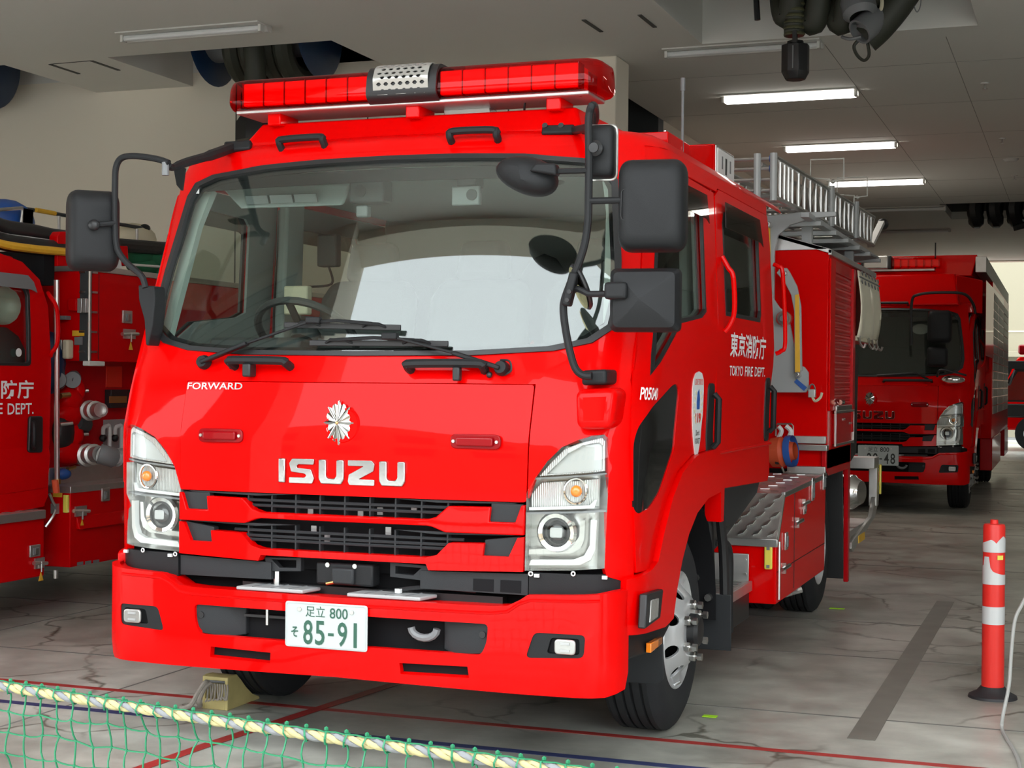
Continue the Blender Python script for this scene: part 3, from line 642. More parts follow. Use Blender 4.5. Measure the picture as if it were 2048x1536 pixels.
        MB().cyl((-.16, .435, 2.155), (-.16, .45, 2.155), .025, n=16).build('lens', 'black', P)
        MB().box(-.185, -.135, .45, .49, 2.055, 2.10).build('sensor', 'mid_grey', P, .006)
        dc = MB().box(.245, .36, .40, .43, 2.08, 2.155).build('dash_camera', 'mid_grey', P, .006); MB().cyl((.33, .395, 2.12), (.33, .405, 2.12), .022, n=16).build('lens', 'black', dc); MB().box(.26, .34, .41, .5, 2.155, 2.20).build('bracket', 'interior_dark', dc, .006)
        dl = MB().lathe([(0, -.02), (.05, -.02), (.095, -.004), (.10, 0)], (.35, 1.15, 2.262), (0, 0, 1), 22).build('dome_lamp', 'interior_dark', P); MB().lathe([(0, -.028), (.035, -.024), (.04, -.015)], (.35, 1.15, 2.262), (0, 0, 1), 16).build('lens', 'white', dl)
        for k, (x, y, z) in enumerate(((-.05, 2.35, 1.72), (.33, 2.3, 1.75), (.70, 2.35, 1.75))):
            j = MB().ball((x, y, z), .17, .10, .34, 12, 8).build('hanging_jacket', 'interior_dark' if k else 'seat_fabric', P)
            MB().prism([(x-.1, y-.10, z-.22), (x+.03, y-.11, z-.25), (x-.02, y-.115, z-.1)], (0, .01, 0)).build('stripe', 'skin_orange', j)
        # low lamp on the dash showing in the glass
    # ---- headlamps
    for s in (1, -1):
        fl = (lambda L: L) if s > 0 else mir
        hp = panel('headlamp', fl(HL), cabmap, 'lamp_silver', P, th=.01, off=-.075, step=.05, bevel=0)
        # walls of the lamp bowl
        ws_ = MB(); nn = len(HL)
        for i in range(nn):
            (u0, z0_), (u1, z1_) = HL[i], HL[(i+1) % nn]; ws_.add([cabp(s*u0, z0_, .0), cabp(s*u1, z1_, .0), cabp(s*u1, z1_, -.08), cabp(s*u0, z0_, -.08)], [(0, 1, 2, 3)])
        ws_.build('bowl', 'lamp_silver', hp)
        panel('lens_cover', fl(HL), cabmap, 'clear_lens', hp, th=.004, off=.006, step=.06, bevel=.002)
        def px(L): return upath(L, UZ)
        top = px([(1076, 953), (1214, 943), (1213, 880), (1206, 873), (1158, 884), (1128, 898), (1100, 926)])
        panel('daytime_guide', fl(top), cabmap, 'ribbed_lens', hp, [px([(1094, 948), (1208, 940), (1208, 892), (1200, 884), (1165, 892), (1135, 908)])] if s > 0 else [mir(px([(1094, 948), (1208, 940), (1208, 892), (1200, 884), (1165, 892), (1135, 908)]))], th=.02, off=-.012, step=.04, bevel=.003)
        panel('position_lamp', fl(px([(1094, 948), (1208, 940), (1208, 892), (1200, 884), (1165, 892), (1135, 908)])), cabmap, 'lamp_grey', hp, th=.012, off=-.025, step=.05, bevel=.003)
        for q in ([(1060, 960), (1215, 949), (1215, 946), (1064, 956)], [(1048, 1029), (1214, 1024), (1214, 1020), (1048, 1025)]):
            panel('divider', fl(px(q)), cabmap, 'mid_grey', hp, th=.05, off=-.008, step=.05, bevel=0)
        panel('turn_reflector', fl(px([(1056, 1018), (1205, 1015), (1205, 957), (1078, 965), (1056, 990)])), cabmap, 'ribbed_lens', hp, th=.01, off=-.035, step=.04, bevel=.003)
        u, z = UZ(1150, 983); MB().ball(cabp(s*u, z, -.018), .021, .016, .021, 16, 10).build('turn_bulb', 'amber', hp, label='amber turn signal bulb')
        MB().tube([cabp(s*u+.045*math.cos(a*PI/10), z+.045*math.sin(a*PI/10), -.022) for a in range(20)], .005, 6, closed=True).build('bulb_rim', 'chrome', hp)
        panel('lower_trim', fl(px([(1056, 1015), (1180, 1011), (1192, 1000), (1196, 1000), (1190, 1017), (1056, 1021)])), cabmap, 'lamp_white', hp, th=.01, off=-.015, step=.04, bevel=.002)
        u, z = UZ(1111, 1066); c = cabp(s*u, z, -.045); n_ = V((0, -1, 0))
        MB().lathe([(.066, .0), (.074, .02), (.066, .03), (.052, .026), (.048, .0)], c, n_, 26).build('projector_ring', 'chrome', hp)
        MB().lathe([(.050, .0), (.052, .02), (.044, .03)], c, n_, 24).build('projector_shroud', 'black', hp)
        MB().lathe([(0, .034), (.02, .031), (.036, .02), (.042, .004)], c, n_, 22).build('projector_lens', 'dark_glass', hp)
        MB().prism([cabp(s*(u+a), z+b, -.012) for a, b in rounded([(-.022, -.018), (.022, -.018), (.022, .018), (-.022, .018)], .008)], (0, -.004, 0)).build('shutter', 'lamp_grey', hp, .003)
        panel('light_guide', fl(px([(1055, 1132), (1160, 1132), (1182, 1122), (1193, 1100), (1196, 1040), (1182, 1040), (1180, 1092), (1168, 1112), (1145, 1120), (1060, 1120)])), cabmap, 'lamp_white', hp, th=.02, off=-.008, step=.03, bevel=.004)
        panel('reflector_step', fl(px([(1055, 1110), (1140, 1108), (1160, 1098), (1168, 1080), (1170, 1042), (1160, 1042), (1156, 1075), (1142, 1092), (1110, 1098), (1055, 1100)])), cabmap, 'lamp_silver', hp, th=.02, off=-.02, step=.03, bevel=.004)
        for q in (1062, 1147): # fixing tabs below the lens
            u, z = UZ(q, 1145); MB().tube([cabp(s*u+.007*math.cos(a*PI/5), z+.007*math.sin(a*PI/5)-.004, .004) for a in range(10)], .0028, 5, closed=True).build('fixing_tab', 'lamp_white', hp)
    # ---- grille: two red bars with kinked ends, dark inserts, mesh behind
    def bar_outline(R): return R+mir(R)
    z1 = UZ(700, 1028)[1]; 
    U1 = [(0, .915), (.33, .915), (.365, .925), (.41, .965), (.565, .967), (.56, .915), (.655, .915), (.675, .975), (HU-.003, .978), (HU-.003, .872), (.40, .872), (.35, .890), (.33, .893), (0, .893)]
    U2 = [(0, .780), (.33, .780), (.37, .790), (.415, .835), (.545, .838), (.54, .795), (.635, .795), (.665, .862), (HU-.003, .866), (HU-.003, .745), (.34, .735), (.33, .757), (0, .757)]
    for i, U in enumerate((U1, U2)):
        L = U+[(-a, b) for a, b in U[::-1][1:-1]]
        L = [p for k, p in enumerate(L) if k == 0 or (abs(p[0]-L[k-1][0])+abs(p[1]-L[k-1][1])) > 1e-6]
        panel('grille_bar', L, cabmap, 'red', P, th=.045, off=.014, step=.05, bevel=.007)
        for s in (1, -1):
            ins = [U[5], (U[4][0]+.0, U[4][1]+.002), (U[7][0]-.0, U[7][1]), U[6]]
            q = [(U[5][0]-.002, U[5][1]-.004), (U[6][0]+.004, U[6][1]-.004), (U[7][0]+.004, U[7][1]+.004), (U[4][0]-.002, U[4][1]+.012)]
            panel('grille_insert', q if s > 0 else mir(q), cabmap, 'dark_grey', P, th=.03, off=-.004, step=.05, bevel=.002)
            q = [(.36, .975 if i == 0 else .862), (.64, .98 if i == 0 else .868), (.66, .984 if i == 0 else .872), (.20, .984 if i == 0 else .872)]
            panel('grille_trim', q if s > 0 else mir(q), cabmap, 'dark_grey', P, th=.03, off=-.006, step=.05, bevel=.002)
    gm = panel('grille_backing', [(-.66, .70), (.66, .70), (.66, .985), (-.66, .985)], cabmap, 'black_matte', P, th=.005, off=-.10, step=.15, bevel=0)
    for zz in (.958, .938, .845, .825, .81): MB().tube([cabp(u, zz, -.02) for u in [-.46+.092*i for i in range(11)]], .006, 6).build('grille_bar_thin', 'dark_grey', gm)
    for k in range(9):
        u = -.40+.10*k; MB().bar(cabp(u, .905, -.03), cabp(u, .985, -.03), .006, .03, (0, 1, 0)).build('grille_rib', 'dark_grey', gm); MB().bar(cabp(u, .77, -.03), cabp(u, .87, -.03), .006, .03, (0, 1, 0)).build('grille_rib', 'dark_grey', gm)
    if near:
        for x, y in ((610, 1062), (603, 1025), (637, 1080), (745, 1025), (815, 1020), (705, 1030), (762, 1065)):
            u, z = UZ(x, y); MB().box(u-.010, u+.012, .055, .06, z-.014, z+.014).build('tag', 'lamp_grey', gm)
    # ---- black undertray between grille and bumper
    for s in (1, -1):
        L = [(.30, .665), (.70, .660), (.70, .735), (.30, .728)]; panel('undertray', L if s > 0 else mir(L), cabmap, 'dark_grey', P, th=.03, off=-.012, step=.08, bevel=.004)
        L = [(.705, .655), (1.04, .65), (1.09, .665), (1.09, .735), (.99, .742), (.705, .742)]; panel('lamp_skirt', L if s > 0 else mir(L), cabmap, 'plastic', P, th=.02, off=-.004, step=.06, bevel=.004)
        for u0 in (.735, .985): MB().obox(cabp(s*u0, .733, .004), (1, 0, 0), (0, 1, 0), (0, 0, 1), .018, .01, .012).build('clip', 'lamp_white', P)
        L = [(.18, .70), (.32, .692), (.335, .745), (.18, .752)]; H = [(.20, .712), (.27, .709), (.30, .737), (.20, .74)]; panel('duct_frame', L if s > 0 else mir(L), cabmap, 'dark_grey', P, [H if s > 0 else mir(H)], th=.03, off=-.02, step=.05, bevel=.003)
        for u0 in (.50, .60):
            L = [(u0, .668), (u0+.075, .667), (u0+.075, .71), (u0, .71)]
            if s > 0: panel('undertray_slot', L, cabmap, 'black_matte', P, th=.004, off=-.010, step=.08, bevel=0)
    MB().box(-.98, .98, .12, .2, .35, .76).build('undertray_back', 'black_matte', P)
    MB().box(-.11, .12, -.005, .06, .66, .74).build('radar_box', 'plastic', P, .008); MB().box(-.04, .05, -.022, 0, .665, .725).build('radar_cover', 'dark_grey', P, .008)
    for x in (-.06, .05): MB().cyl((x, -.012, .733), (x, .0, .733), .009, n=10).build('radar_bolt', 'steel', P)
    MB().cyl((-.06, -.018, .665), (-.03, -.018, .672), .006, n=8).build('radar_pin', 'brass', P)
    MB().cyl((-.29, .03, .64), (-.29, .03, .70), .012, n=10).build('stud', 'steel', P); MB().cyl((.22, -.0, .645), (.22, .0, .66), .014, n=8).build('cable_clip', 'lamp_white', P)
    MB().tube(smooth_path([(.22, .01, .655), (.3, .03, .665), (.42, .04, .665), (.5, .05, .66)], 5), .008, 6).build('cable', 'black', P)
    MB().bar((-.45, .08, .62), (.6, .08, .62), .05, .05).build('crossmember', 'black', P)
    # ---- bumper
    zb = .325
    R = [(0, .625), (.60, .628), (.66, .632), (.705, .655), (.73, .672), (.98, .682), (1.06, .690), (1.12, .690), (1.14, .64), (1.135, .40), (1.10, .345), (1.0, zb), (.70, zb), (.0, zb+.012)]
    out = R+[(-a, b) for a, b in R[::-1][1:-1]]
    op = rounded([(-.565, .455), (.565, .455), (.585, .50), (.590, .565), (-.590, .565), (-.585, .50)], .02)
    fog = [(.725, .455), (.93, .465), (.935, .545), (.755, .545)]
    fogR = rounded(fog, .02)
    slotR = [(.262, .368), (.520, .372), (.515, .412), (.258, .408)]
    b = panel('bumper', out, bumpmap, 'red', P, [op, fogR, mir(fogR), slotR, mir(slotR)], th=.03, step=.05, bevel=.010)
    # returns of the top ledge and the raised step line
    led = MB(); us = [-1.08+.06*i for i in range(37)]
    def topz(u):
        a = abs(u); return itp(a, [(0, .622), (.60, .625), (.66, .629), (.705, .652), (.73, .669), (.98, .679), (1.08, .686)])
    pts = []
    for u in us: p = bumpmap(u, topz(u)); pts += [p+V((0, .02, -.004)), p+V((-.0*u, .12, -.004)), p+V((0, .12, -.02)), p+V((0, .02, -.02))]
    led.add(pts, [(4*i+j, 4*i+(j+1) % 4, 4*i+4+(j+1) % 4, 4*i+4+j) for i in range(len(us)-1) for j in range(4)]); led.build('bumper_ledge', 'red', b, ang=40)
    cr = [(.985, .66), (.74, .655), (.70, .640), (.66, .612), (.60, .603), (0, .600)]; cr = cr+[(-a, z) for a, z in cr[::-1][1:]]
    MB().tube([bumpmap(u, z)+V((0, -.001, 0)) for u, z in [tuple(q) for q in dens(cr+cr[::-1][1:-1], .06)][:len(dens(cr+cr[::-1][1:-1], .06))//2]], .006, 6).build('bumper_crease', 'red', b)
    for x0_, x1_ in ((481, 606), (750, 890)):
        p0, p1 = Gp(x0_, 1175, .632), Gp(x1_, 1190, .632); xa, xb = p0.x, p1.x
        sp = MB().prism([(xa, -.055, .628), (xb-.03, -.055, .628), (xb, .035, .63), (xa+.03, .035, .63)], (0, 0, .014)).build('step_pad', 'silver_paint', b, .004)
        for k in range(1, 4): xk = xa+(xb-xa)*k/4; MB().bar((xk-.01, -.052, .643), (xk+.02, .032, .645), .004, .003).build('pad_groove', 'mid_grey', sp)
    # behind the opening: dark beam, grey end plates, tow hook
    MB().box(-.62, .62, .02, .05, .44, .60).build('bumper_core', 'black_matte', b)
    for s in (1, -1):
        MB().prism([(s*.40, .0, .455), (s*.46, -.055, .45), (s*.60, -.045, .46), (s*.60, -.045, .57), (s*.46, -.055, .57), (s*.40, .0, .57)], (0, .03, 0)).build('end_plate', 'dark_grey', b, .004)
        MB().cyl((s*.565, -.052, .525), (s*.565, -.04, .525), .012, n=12).build('bolt_hole', 'black', b)
    MB().tube([V((.335+.05*math.cos(a*PI/8), -.03, .53+.035*math.sin(a*PI/8))) for a in range(8, 17)], .014, 8).build('tow_hook', 'mid_grey', b)
    MB().box(-.40, -.10, -.02, .02, .525, .535).build('bumper_rod', 'black', b); MB().cyl((-.30, -.022, .50), (-.30, -.022, .56), .006, n=8).build('bumper_pin', 'steel', b)
    for s in (1, -1):
        q = fogR if s > 0 else mir(fogR)
        fg = panel('fog_lamp', q, bumpmap, 'plastic', b, th=.01, off=-.03, step=.05, bevel=.003)
        panel('fog_bezel', q, bumpmap, 'plastic', fg, [rounded([(s*a, z) for a, z in ((.80, .475), (.915, .475), (.915, .53), (.815, .53))], .012) if s > 0 else rounded([(s*a, z) for a, z in ((.915, .475), (.80, .475), (.815, .53), (.915, .53))], .012)], th=.03, off=-.004, step=.04, bevel=.004)
        c = bumpmap(s*.868, .502); MB().prism([c+V((x, -.012, z)) for x, z in rounded([(-.038, -.026), (.038, -.026), (.038, .026), (-.038, .026)], .015)], (0, .012, 0)).build('fog_glass', 'lamp_silver', fg, .005, 3)
        for k in (-1, 1): MB().box(c.x-.015, c.x+.018, c.y-.016, c.y-.012, c.z+k*.012-.004, c.z+k*.012+.004).build('fog_element', 'lamp_grey', fg)
    for s in (1, -1): panel('slot_liner', slotR if s > 0 else mir(slotR), bumpmap, 'black_matte', b, th=.004, off=-.028, step=.1, bevel=0)
    return b

def number_plate(P, c, wd, ht, lines, mat, y):
    """c = centre (x,z) at depth y"""
    x, z = c; pl_ = MB().prism([(x+a, y, z+b_) for a, b_ in rounded([(-wd/2, -ht/2), (wd/2, -ht/2), (wd/2, ht/2), (-wd/2, ht/2)], .012, 4)], (0, -.004, 0)).build('number_plate', 'plate_white', P, .0015)
    k = wd/.33
    MB().tube([(x+a, y-.0045, z+b_) for a, b_ in rounded([(-wd/2+.006*k, -ht/2+.006*k), (wd/2-.006*k, -ht/2+.006*k), (wd/2-.006*k, ht/2-.006*k), (-wd/2+.006*k, ht/2-.006*k)], .01, 4)], .0018*k, 5, closed=True).build('plate_rim', 'plate_white', pl_)
    def T(s_, cx, cz, w_, h_, bold): text('plate_lettering', s_, (x+(cx-w_/2)*k, y-.004, z+(cz-h_/2)*k), (1, 0, 0), (0, 0, 1), w_*k, h_*k, mat, pl_, .002, bold)
    T('足立', -.042, .050, .078, .040, .0); T('800', .052, .048, .072, .038, .008); T('そ', -.125, -.027, .028, .038, .02)
    xs = (-.071, -.023, .067, .118)
    for ch, cx in zip(lines, xs):
        if ch == '1': MB().box(x+(cx-.006)*k, x+(cx+.006)*k, y-.0065, y-.004, z-.070*k, z+.018*k).build('plate_digit', mat, pl_)
        else: T(ch, cx, -.026, .038, .088, .012)
    MB().box(x+.010*k, x+.032*k, y-.0065, y-.004, z-.034*k, z-.024*k).build('plate_dash', mat, pl_)
    for cx in (-.105, .105): MB().cyl((x+cx*k, y-.010, z+.056*k), (x+cx*k, y-.004, z+.056*k), .0075*k, n=12).build('plate_bolt', 'steel', pl_)
    return pl_
T1 = thing('fire_engine', 'bright red double-cab fire engine with number plate 85-91 parked in front', 'fire engine', (0, 0, 0), 0)
BUMPER = make_cab(T1)
number_plate(T1, (-.026, .522), .33, .165, '8591', 'plate_green', -.082)
# ================================================================== truck 1: everything beyond the cab shell
def wheel(P, xo, y, R=.405, wd=.225, dual=False, concave=False, s=1):
    """s = +1: outer face looks to +x"""
    rim = .235; sh = R-.02
    prof = [(rim, 0), (rim+.035, .008), (rim+.08, .012), (R-.05, .006), (R-.015, -.012), (R, -.03)]
    for g in (.055, .095, .13, .17): prof += [(R, -g+.006), (R-.011, -g+.004), (R-.011, -g-.004), (R, -g-.006)]
    prof += [(R, -wd+.03), (R-.015, -wd+.012), (R-.05, -wd), (rim, -wd)]
    ax = (s, 0, 0); o = (xo, y, R)
    w_ = MB().lathe(prof, o, ax, 48).build('wheel', 'rubber', P, ang=30, label='black tyre')
    if dual: MB().lathe(prof, (xo-s*.27, y, R), ax, 40).build('inner_tyre', 'rubber', w_, ang=30)
    # rows of tread blocks along the shoulders
    def dep(r):
        if concave: return itp(r, [(0, -.13), (.15, -.13), (.185, -.10), (.21, -.02), (.236, .004)])
        return itp(r, [(0, .052), (.125, .052), (.14, .045), (.165, .018), (.20, -.012), (.222, -.012), (.236, .006)])
    mp = lambda a, b: V((xo+s*dep(math.hypot(a, b)), y+s*a, R+b))
    circ = [(math.cos(2*PI*i/44)*.236, math.sin(2*PI*i/44)*.236) for i in range(44)]
    holes = []
    for k in range(8):
        a = 2*PI*(k+.5)/8; cx, cy = math.cos(a)*.172, math.sin(a)*.172
        holes.append([(cx+math.cos(2*PI*j/14)*.027, cy+math.sin(2*PI*j/14)*.027) for j in range(14)])
    panel('rim', circ, mp, 'alu_rim', w_, holes, th=.012, step=.03, bevel=.003, ang=40)
    MB().cyl((xo-s*.16, y, R), (xo-s*.04, y, R), .225, n=32).build('brake_drum', 'black_matte', w_)
    h0 = .05 if not concave else -.13
    MB().lathe([(.07, 0), (.068, .03), (.055, .045), (.0, .05)], (xo+s*h0, y, R), ax, 24).build('hub', 'black', w_)
    for k in range(6):
        a = 2*PI*(k+.5)/6; cy, cz = y+math.cos(a)*.105, R+math.sin(a)*.105
        n_ = MB().cyl((xo+s*h0, cy, cz), (xo+s*(h0+.024), cy, cz), .021, n=6).build('wheel_nut', 'steel', w_, .003)
        MB().cyl((xo+s*(h0+.024), cy, cz), (xo+s*(h0+.034), cy, cz), .010, n=8).build('stud', 'steel', n_); MB().cyl((xo+s*(h0+.034), cy, cz), (xo+s*(h0+.052), cy, cz), .016, n=6).build('lock_nut', 'steel', n_)
    if not concave: MB().cyl((xo-s*.012, y-.03, R-.225), (xo+s*.02, y-.03, R-.205), .006, n=8).build('valve', 'steel', w_)
    return w_
FA, RA = 1.065, 4.58
wheel(T1, .985, FA); wheel(T1, -.985, FA, s=-1); wheel(T1, 1.0, RA, dual=True, concave=True); wheel(T1, -1.0, RA, dual=True, concave=True, s=-1)
# chassis, axles, engine mass, arch liners
ch = MB(); ch.box(-.45, -.33, .3, 6.3, .55, .80); ch.box(.33, .45, .3, 6.3, .55, .80); ch.build('chassis_rails', 'black', T1)
MB().box(-.36, .36, .35, 1.9, .45, .93).build('engine', 'black_matte', T1, .03); MB().box(-.33, .33, 1.9, 4.1, .45, .75).build('tank', 'black_matte', T1, .03)
for y in (FA, RA): MB().cyl((-.8, y, .405), (.8, y, .405), .06, n=12).build('axle', 'black', T1)
for s in (1, -1):
    mb = MB(); N = 14; pr = []
    for i in range(N+1):
        a = math.radians(-5+190*i/N); pr.append((FA-math.cos(a)*.50, .42+math.sin(a)*.52))
    mb.add([V((s*x, p[0], p[1])) for p in pr for x in (.70, 1.03)], [(2*i, 2*i+1, 2*i+3, 2*i+2) for i in range(N)]); mb.build('arch_liner', 'black_matte', T1)
    MB().box(s*.84-.14, s*.84+.14, .18, .50, .50, .72).build('arch_front', 'black_matte', T1)
# flap ahead of the front wheel
MB().prism([(.86, .50, .44), (1.07, .50, .44), (1.06, .55, .30), (1.03, .56, .275), (.86, .56, .275)], (0, .012, 0)).build('mud_flap', 'dark_grey', T1, .004, label='dark rubber flap before the front wheel')
MB().box(-1.05, -.86, .50, .515, .28, .45).build('mud_flap', 'dark_grey', T1, .004)
# guard and flap behind the front wheel
gp = MB().prism([(.76, 1.56, .50), (1.02, 1.56, .50), (1.02, 1.50, .80), (.98, 1.44, .93), (.76, 1.44, .93)], (0, .05, 0)).build('wheel_guard', 'black', T1, .01)
MB().tube(smooth_path([(1.035, 1.40, .97), (1.045, 1.50, .90), (1.05, 1.60, .70), (1.05, 1.64, .50), (1.05, 1.66, .33)], 5), .022, 8).build('guard_edge', 'black', gp)
for z, x in ((.56, .945), (.475, 1.0)): MB().cyl((x, 1.53, z), (x, 1.56, z), .016, n=8).build('guard_bolt', 'steel', gp)
MB().box(.90, 1.085, 1.62, 1.632, .235, .48).build('mud_flap', 'dark_grey', T1, .003, label='flat dark rubber flap behind the front wheel')
# dark skirt below the rear door, folding step
MB().prism([(1.02, 1.46, .97), (1.02, 2.58, .93), (1.00, 2.60, .86), (.98, 1.90, .68), (.98, 1.75, .66), (.99, 1.46, .84)], (-.03, 0, 0)).build('side_skirt', 'dark_grey', T1, .008)
MB().prism([(.70, 1.75, .68), (.99, 1.75, .68), (.99, 2.60, .88), (.70, 2.60, .88)], (0, 0, .02)).build('skirt_top', 'black', T1)
sb = MB().box(.66, .97, 2.0, 2.58, .24, .41).build('step_box', 'black', T1, .006)
MB().box(.64, .97, 2.05, 2.58, .41, .425).build('step_tread', 'alu', sb, .003); MB().box(.64, .97, 2.56, 2.575, .425, .56).build('step_riser', 'alu', sb, .003)
MB().box(.97, .985, 2.05, 2.58, .375, .425).build('step_edge', 'alu', sb, .003)
for k in range(5): MB().box(.68, .95, 2.12+k*.09, 2.14+k*.09, .425, .43).build('step_rib', 'steel', sb)
MB().tube(smooth_path([(.985, 1.92, .68), (1.0, 1.97, .62), (.99, 2.02, .38), (.985, 2.06, .25)], 5), .018, 8).build('step_rail', 'black', sb)
for z in (.46, .53): MB().cyl((.955, 2.552, z), (.955, 2.56, z), .006, n=8).build('step_bolt', 'steel', sb)
# side locker with tread plate nose
lk = MB().prism([(1.10, 2.60, .31), (1.10, 4.14, .31), (1.10, 4.17, .86), (1.10, 2.80, .835), (1.10, 2.60, .62)], (-.5, 0, 0)).build('side_locker', 'red', T1, .006)
MB().prism([(1.105, 2.585, .605), (1.105, 2.585, .635), (1.105, 2.79, .85), (1.105, 4.17, .875), (1.105, 4.17, .862), (1.105, 2.80, .837), (1.105, 2.60, .62)], (-.62, 0, 0)).build('tread_cover', 'alu', lk, .003, label='dull tread plate cover')
MB().box(.86, 1.11, 2.575, 2.60, .597, .637).build('nose_trim', 'steel', lk, .003)
MB().prism([(1.108, 2.785, .830), (1.108, 4.17, .855), (1.108, 4.17, .882), (1.108, 2.785, .858)], (-.02, 0, 0)).build('edge_trim', 'steel', lk, .002)
MB().prism([(1.108, 2.60, .62), (1.108, 2.79, .85), (1.108, 2.80, .835), (1.108, 2.615, .61)], (-.02, 0, 0)).build('edge_trim', 'steel', lk, .002)
n_ = V((0, -.215, .205)).normalized(); dn = V((0, .205, .215)).normalized()
for r in range(5):
    for c in range(4):
        p = V((1.075-.075*c-(.037 if r % 2 else 0), 2.588, .640))+dn*(.03+.058*r)
        if p.x < .80: continue
        for k in range(4): q = p+V((-.012+.008*k, 0, 0)); MB().obox(q+n_*.004+dn*(.004*k-.006), (1, 0, 0), dn*1.0+V((.5, 0, 0)), n_, .006, .034, .007).build('tread_bar', 'steel', lk)
for r in range(12):
    for c in range(4): MB().obox((1.04-.14*c-(.07 if r % 2 else 0), 2.86+.11*r, .858+.0015*r), (1, .5*(1 if r % 2 else -1), 0), (0, 1, 0), (0, 0, 1), .05, .010, .004).build('tread_bar', 'alu', lk)
yr = MB().prism([(x, 2.597, z) for x, z in rounded([(1.043, .485), (1.083, .485), (1.083, .605), (1.043, .605)], .01)], (0, -.018, 0)).build('reflector', 'yellow_reflector', lk, .005, label='yellow upright reflector')
for z in (.50, .59): MB().box(1.055, 1.071, 2.576, 2.58, z-.008, z+.008).build('reflector_screw', 'mid_grey', yr)
MB().cyl((1.107, 2.64, .33), (1.107, 2.64, .62), .008, n=8).build('hinge', 'steel', lk)
for y, z, h in ((2.80, .56, .09), (3.35, .70, .07), (3.62, .755, .13), (4.02, .79, .10)):
    lt = MB().box(1.10, 1.112, y, y+.07, z, z+h).build('latch', 'steel', lk, .003); MB().box(1.112, 1.118, y+.018, y+.052, z+.015, z+h-.02).build('latch_paddle', 'mid_grey', lt, .002)
for y, z in ((2.74, .47), (3.12, .67), (3.32, .755)):
    bt = MB().cyl((1.105, y-.02, z), (1.125, y+.10, z+.012), .011, n=8).build('bolt_catch', 'steel', lk); MB().box(1.10, 1.118, y+.025, y+.045, z-.025, z+.03).build('bolt_bracket', 'steel', bt)
MB().bar((1.102, 2.62, .47), (1.102, 4.14, .47), .003, .003).build('door_gap', 'black', lk); MB().bar((1.102, 3.1, .33), (1.102, 3.1, .84), .003, .003).build('door_gap', 'black', lk)
for k in range(3): MB().cyl((1.0+.03*k, 3.0+.14*k, .285), (1.05+.03*k, 3.02+.14*k, .30), .018, n=8).build('drain_cock', 'blue' if k == 0 else 'lamp_silver', lk)
# body box
bx = MB().prism([(-1.10, 4.2, .90), (1.10, 4.2, .90), (1.10, 4.2, 2.19), (.79, 4.2, 2.29), (-.79, 4.2, 2.29), (-1.10, 4.2, 2.19)], (0, 1.02, 0)).build('body', 'red', T1, .006)
MB().prism([(-1.09, 5.2, 1.70), (1.09, 5.2, 1.70), (1.09, 5.2, 2.19), (.79, 5.2, 2.29), (-.79, 5.2, 2.29), (-1.09, 5.2, 2.19)], (0, 1.1, 0)).build('rear_body', 'red', T1, .006); MB().box(-1.09, .70, 5.2, 6.3, .88, 1.70).build('rear_body', 'red_satin', T1, .006)
MB().prism([(1.118, 4.19, 2.185), (.79, 4.19, 2.285), (.79, 4.19, 2.31), (1.118, 4.19, 2.212)], (0, .02, 0)).build('roof_trim', 'alu', bx, .002)
MB().prism([(1.118, 4.19, 2.18), (1.118, 6.32, 2.18), (1.118, 6.32, 2.215), (1.118, 4.19, 2.212)], (-.02, 0, 0)).build('roof_trim', 'alu', bx, .002)
MB().prism([(-1.1, 4.19, 2.205), (1.118, 4.19, 2.212), (.79, 4.19, 2.31), (-.79, 4.19, 2.31)], (0, 2.13, 0)).build('roof_plate', 'alu', bx, .003)
for z0_, z1_ in ((1.055, 1.10), (.875, .92)): MB().box(.87, 1.098, 4.16, 4.20, z0_, z1_).build('kick_strip', 'alu', bx, .004)
MB().box(.84, 1.112, 4.12, 4.20, 1.015, 1.05).build('kick_strip', 'steel', bx, .004)
# roller shutter of single slats in a frame
MB().box(1.10, 1.112, 4.22, 4.40, 1.25, 2.16).build('shutter_frame', 'red', bx, .003); MB().box(1.10, 1.112, 4.40, 5.12, 2.09, 2.16).build('shutter_frame', 'red_satin', bx, .003); MB().box(1.10, 1.125, 5.10, 5.20, 1.10, 2.16).build('shutter_frame', 'red_satin', bx, .003)
for k in range(20):
    z = 1.265+k*.0412; MB().prism([(1.101, 4.405, z), (1.108, 4.405, z+.006), (1.111, 4.405, z+.02), (1.107, 4.405, z+.036), (1.101, 4.405, z+.040)], (0, .69, 0)).build('shutter_slat', 'red_satin', bx, .0, ang=50)
MB().box(1.11, 1.125, 4.42, 5.08, 1.245, 1.28).build('shutter_bar', 'steel', bx, .004); MB().cyl((1.13, 4.5, 1.30), (1.13, 4.62, 1.30), .016, n=10).build('shutter_grip', 'chrome', bx)
dp = MB().box(1.10, 1.118, 4.40, 5.16, 1.045, 1.23).build('drop_panel', 'red_satin', bx, .004)
for a, b_ in (((1.12, 4.38, 1.04), (1.12, 5.18, 1.04)), ((1.12, 4.38, 1.24), (1.12, 5.18, 1.24)), ((1.12, 4.39, 1.03), (1.12, 4.39, 1.25)), ((1.12, 5.17, 1.03), (1.12, 5.17, 1.25))): MB().bar(a, b_, .014, .014).build('panel_frame', 'steel', dp, .002)
for y in (4.7, 4.78, 5.0, 5.1): MB().cyl((1.118, y, 1.19-.03*(y > 4.9)), (1.124, y, 1.19-.03*(y > 4.9)), .008, n=8).build('panel_stud', 'steel', dp)
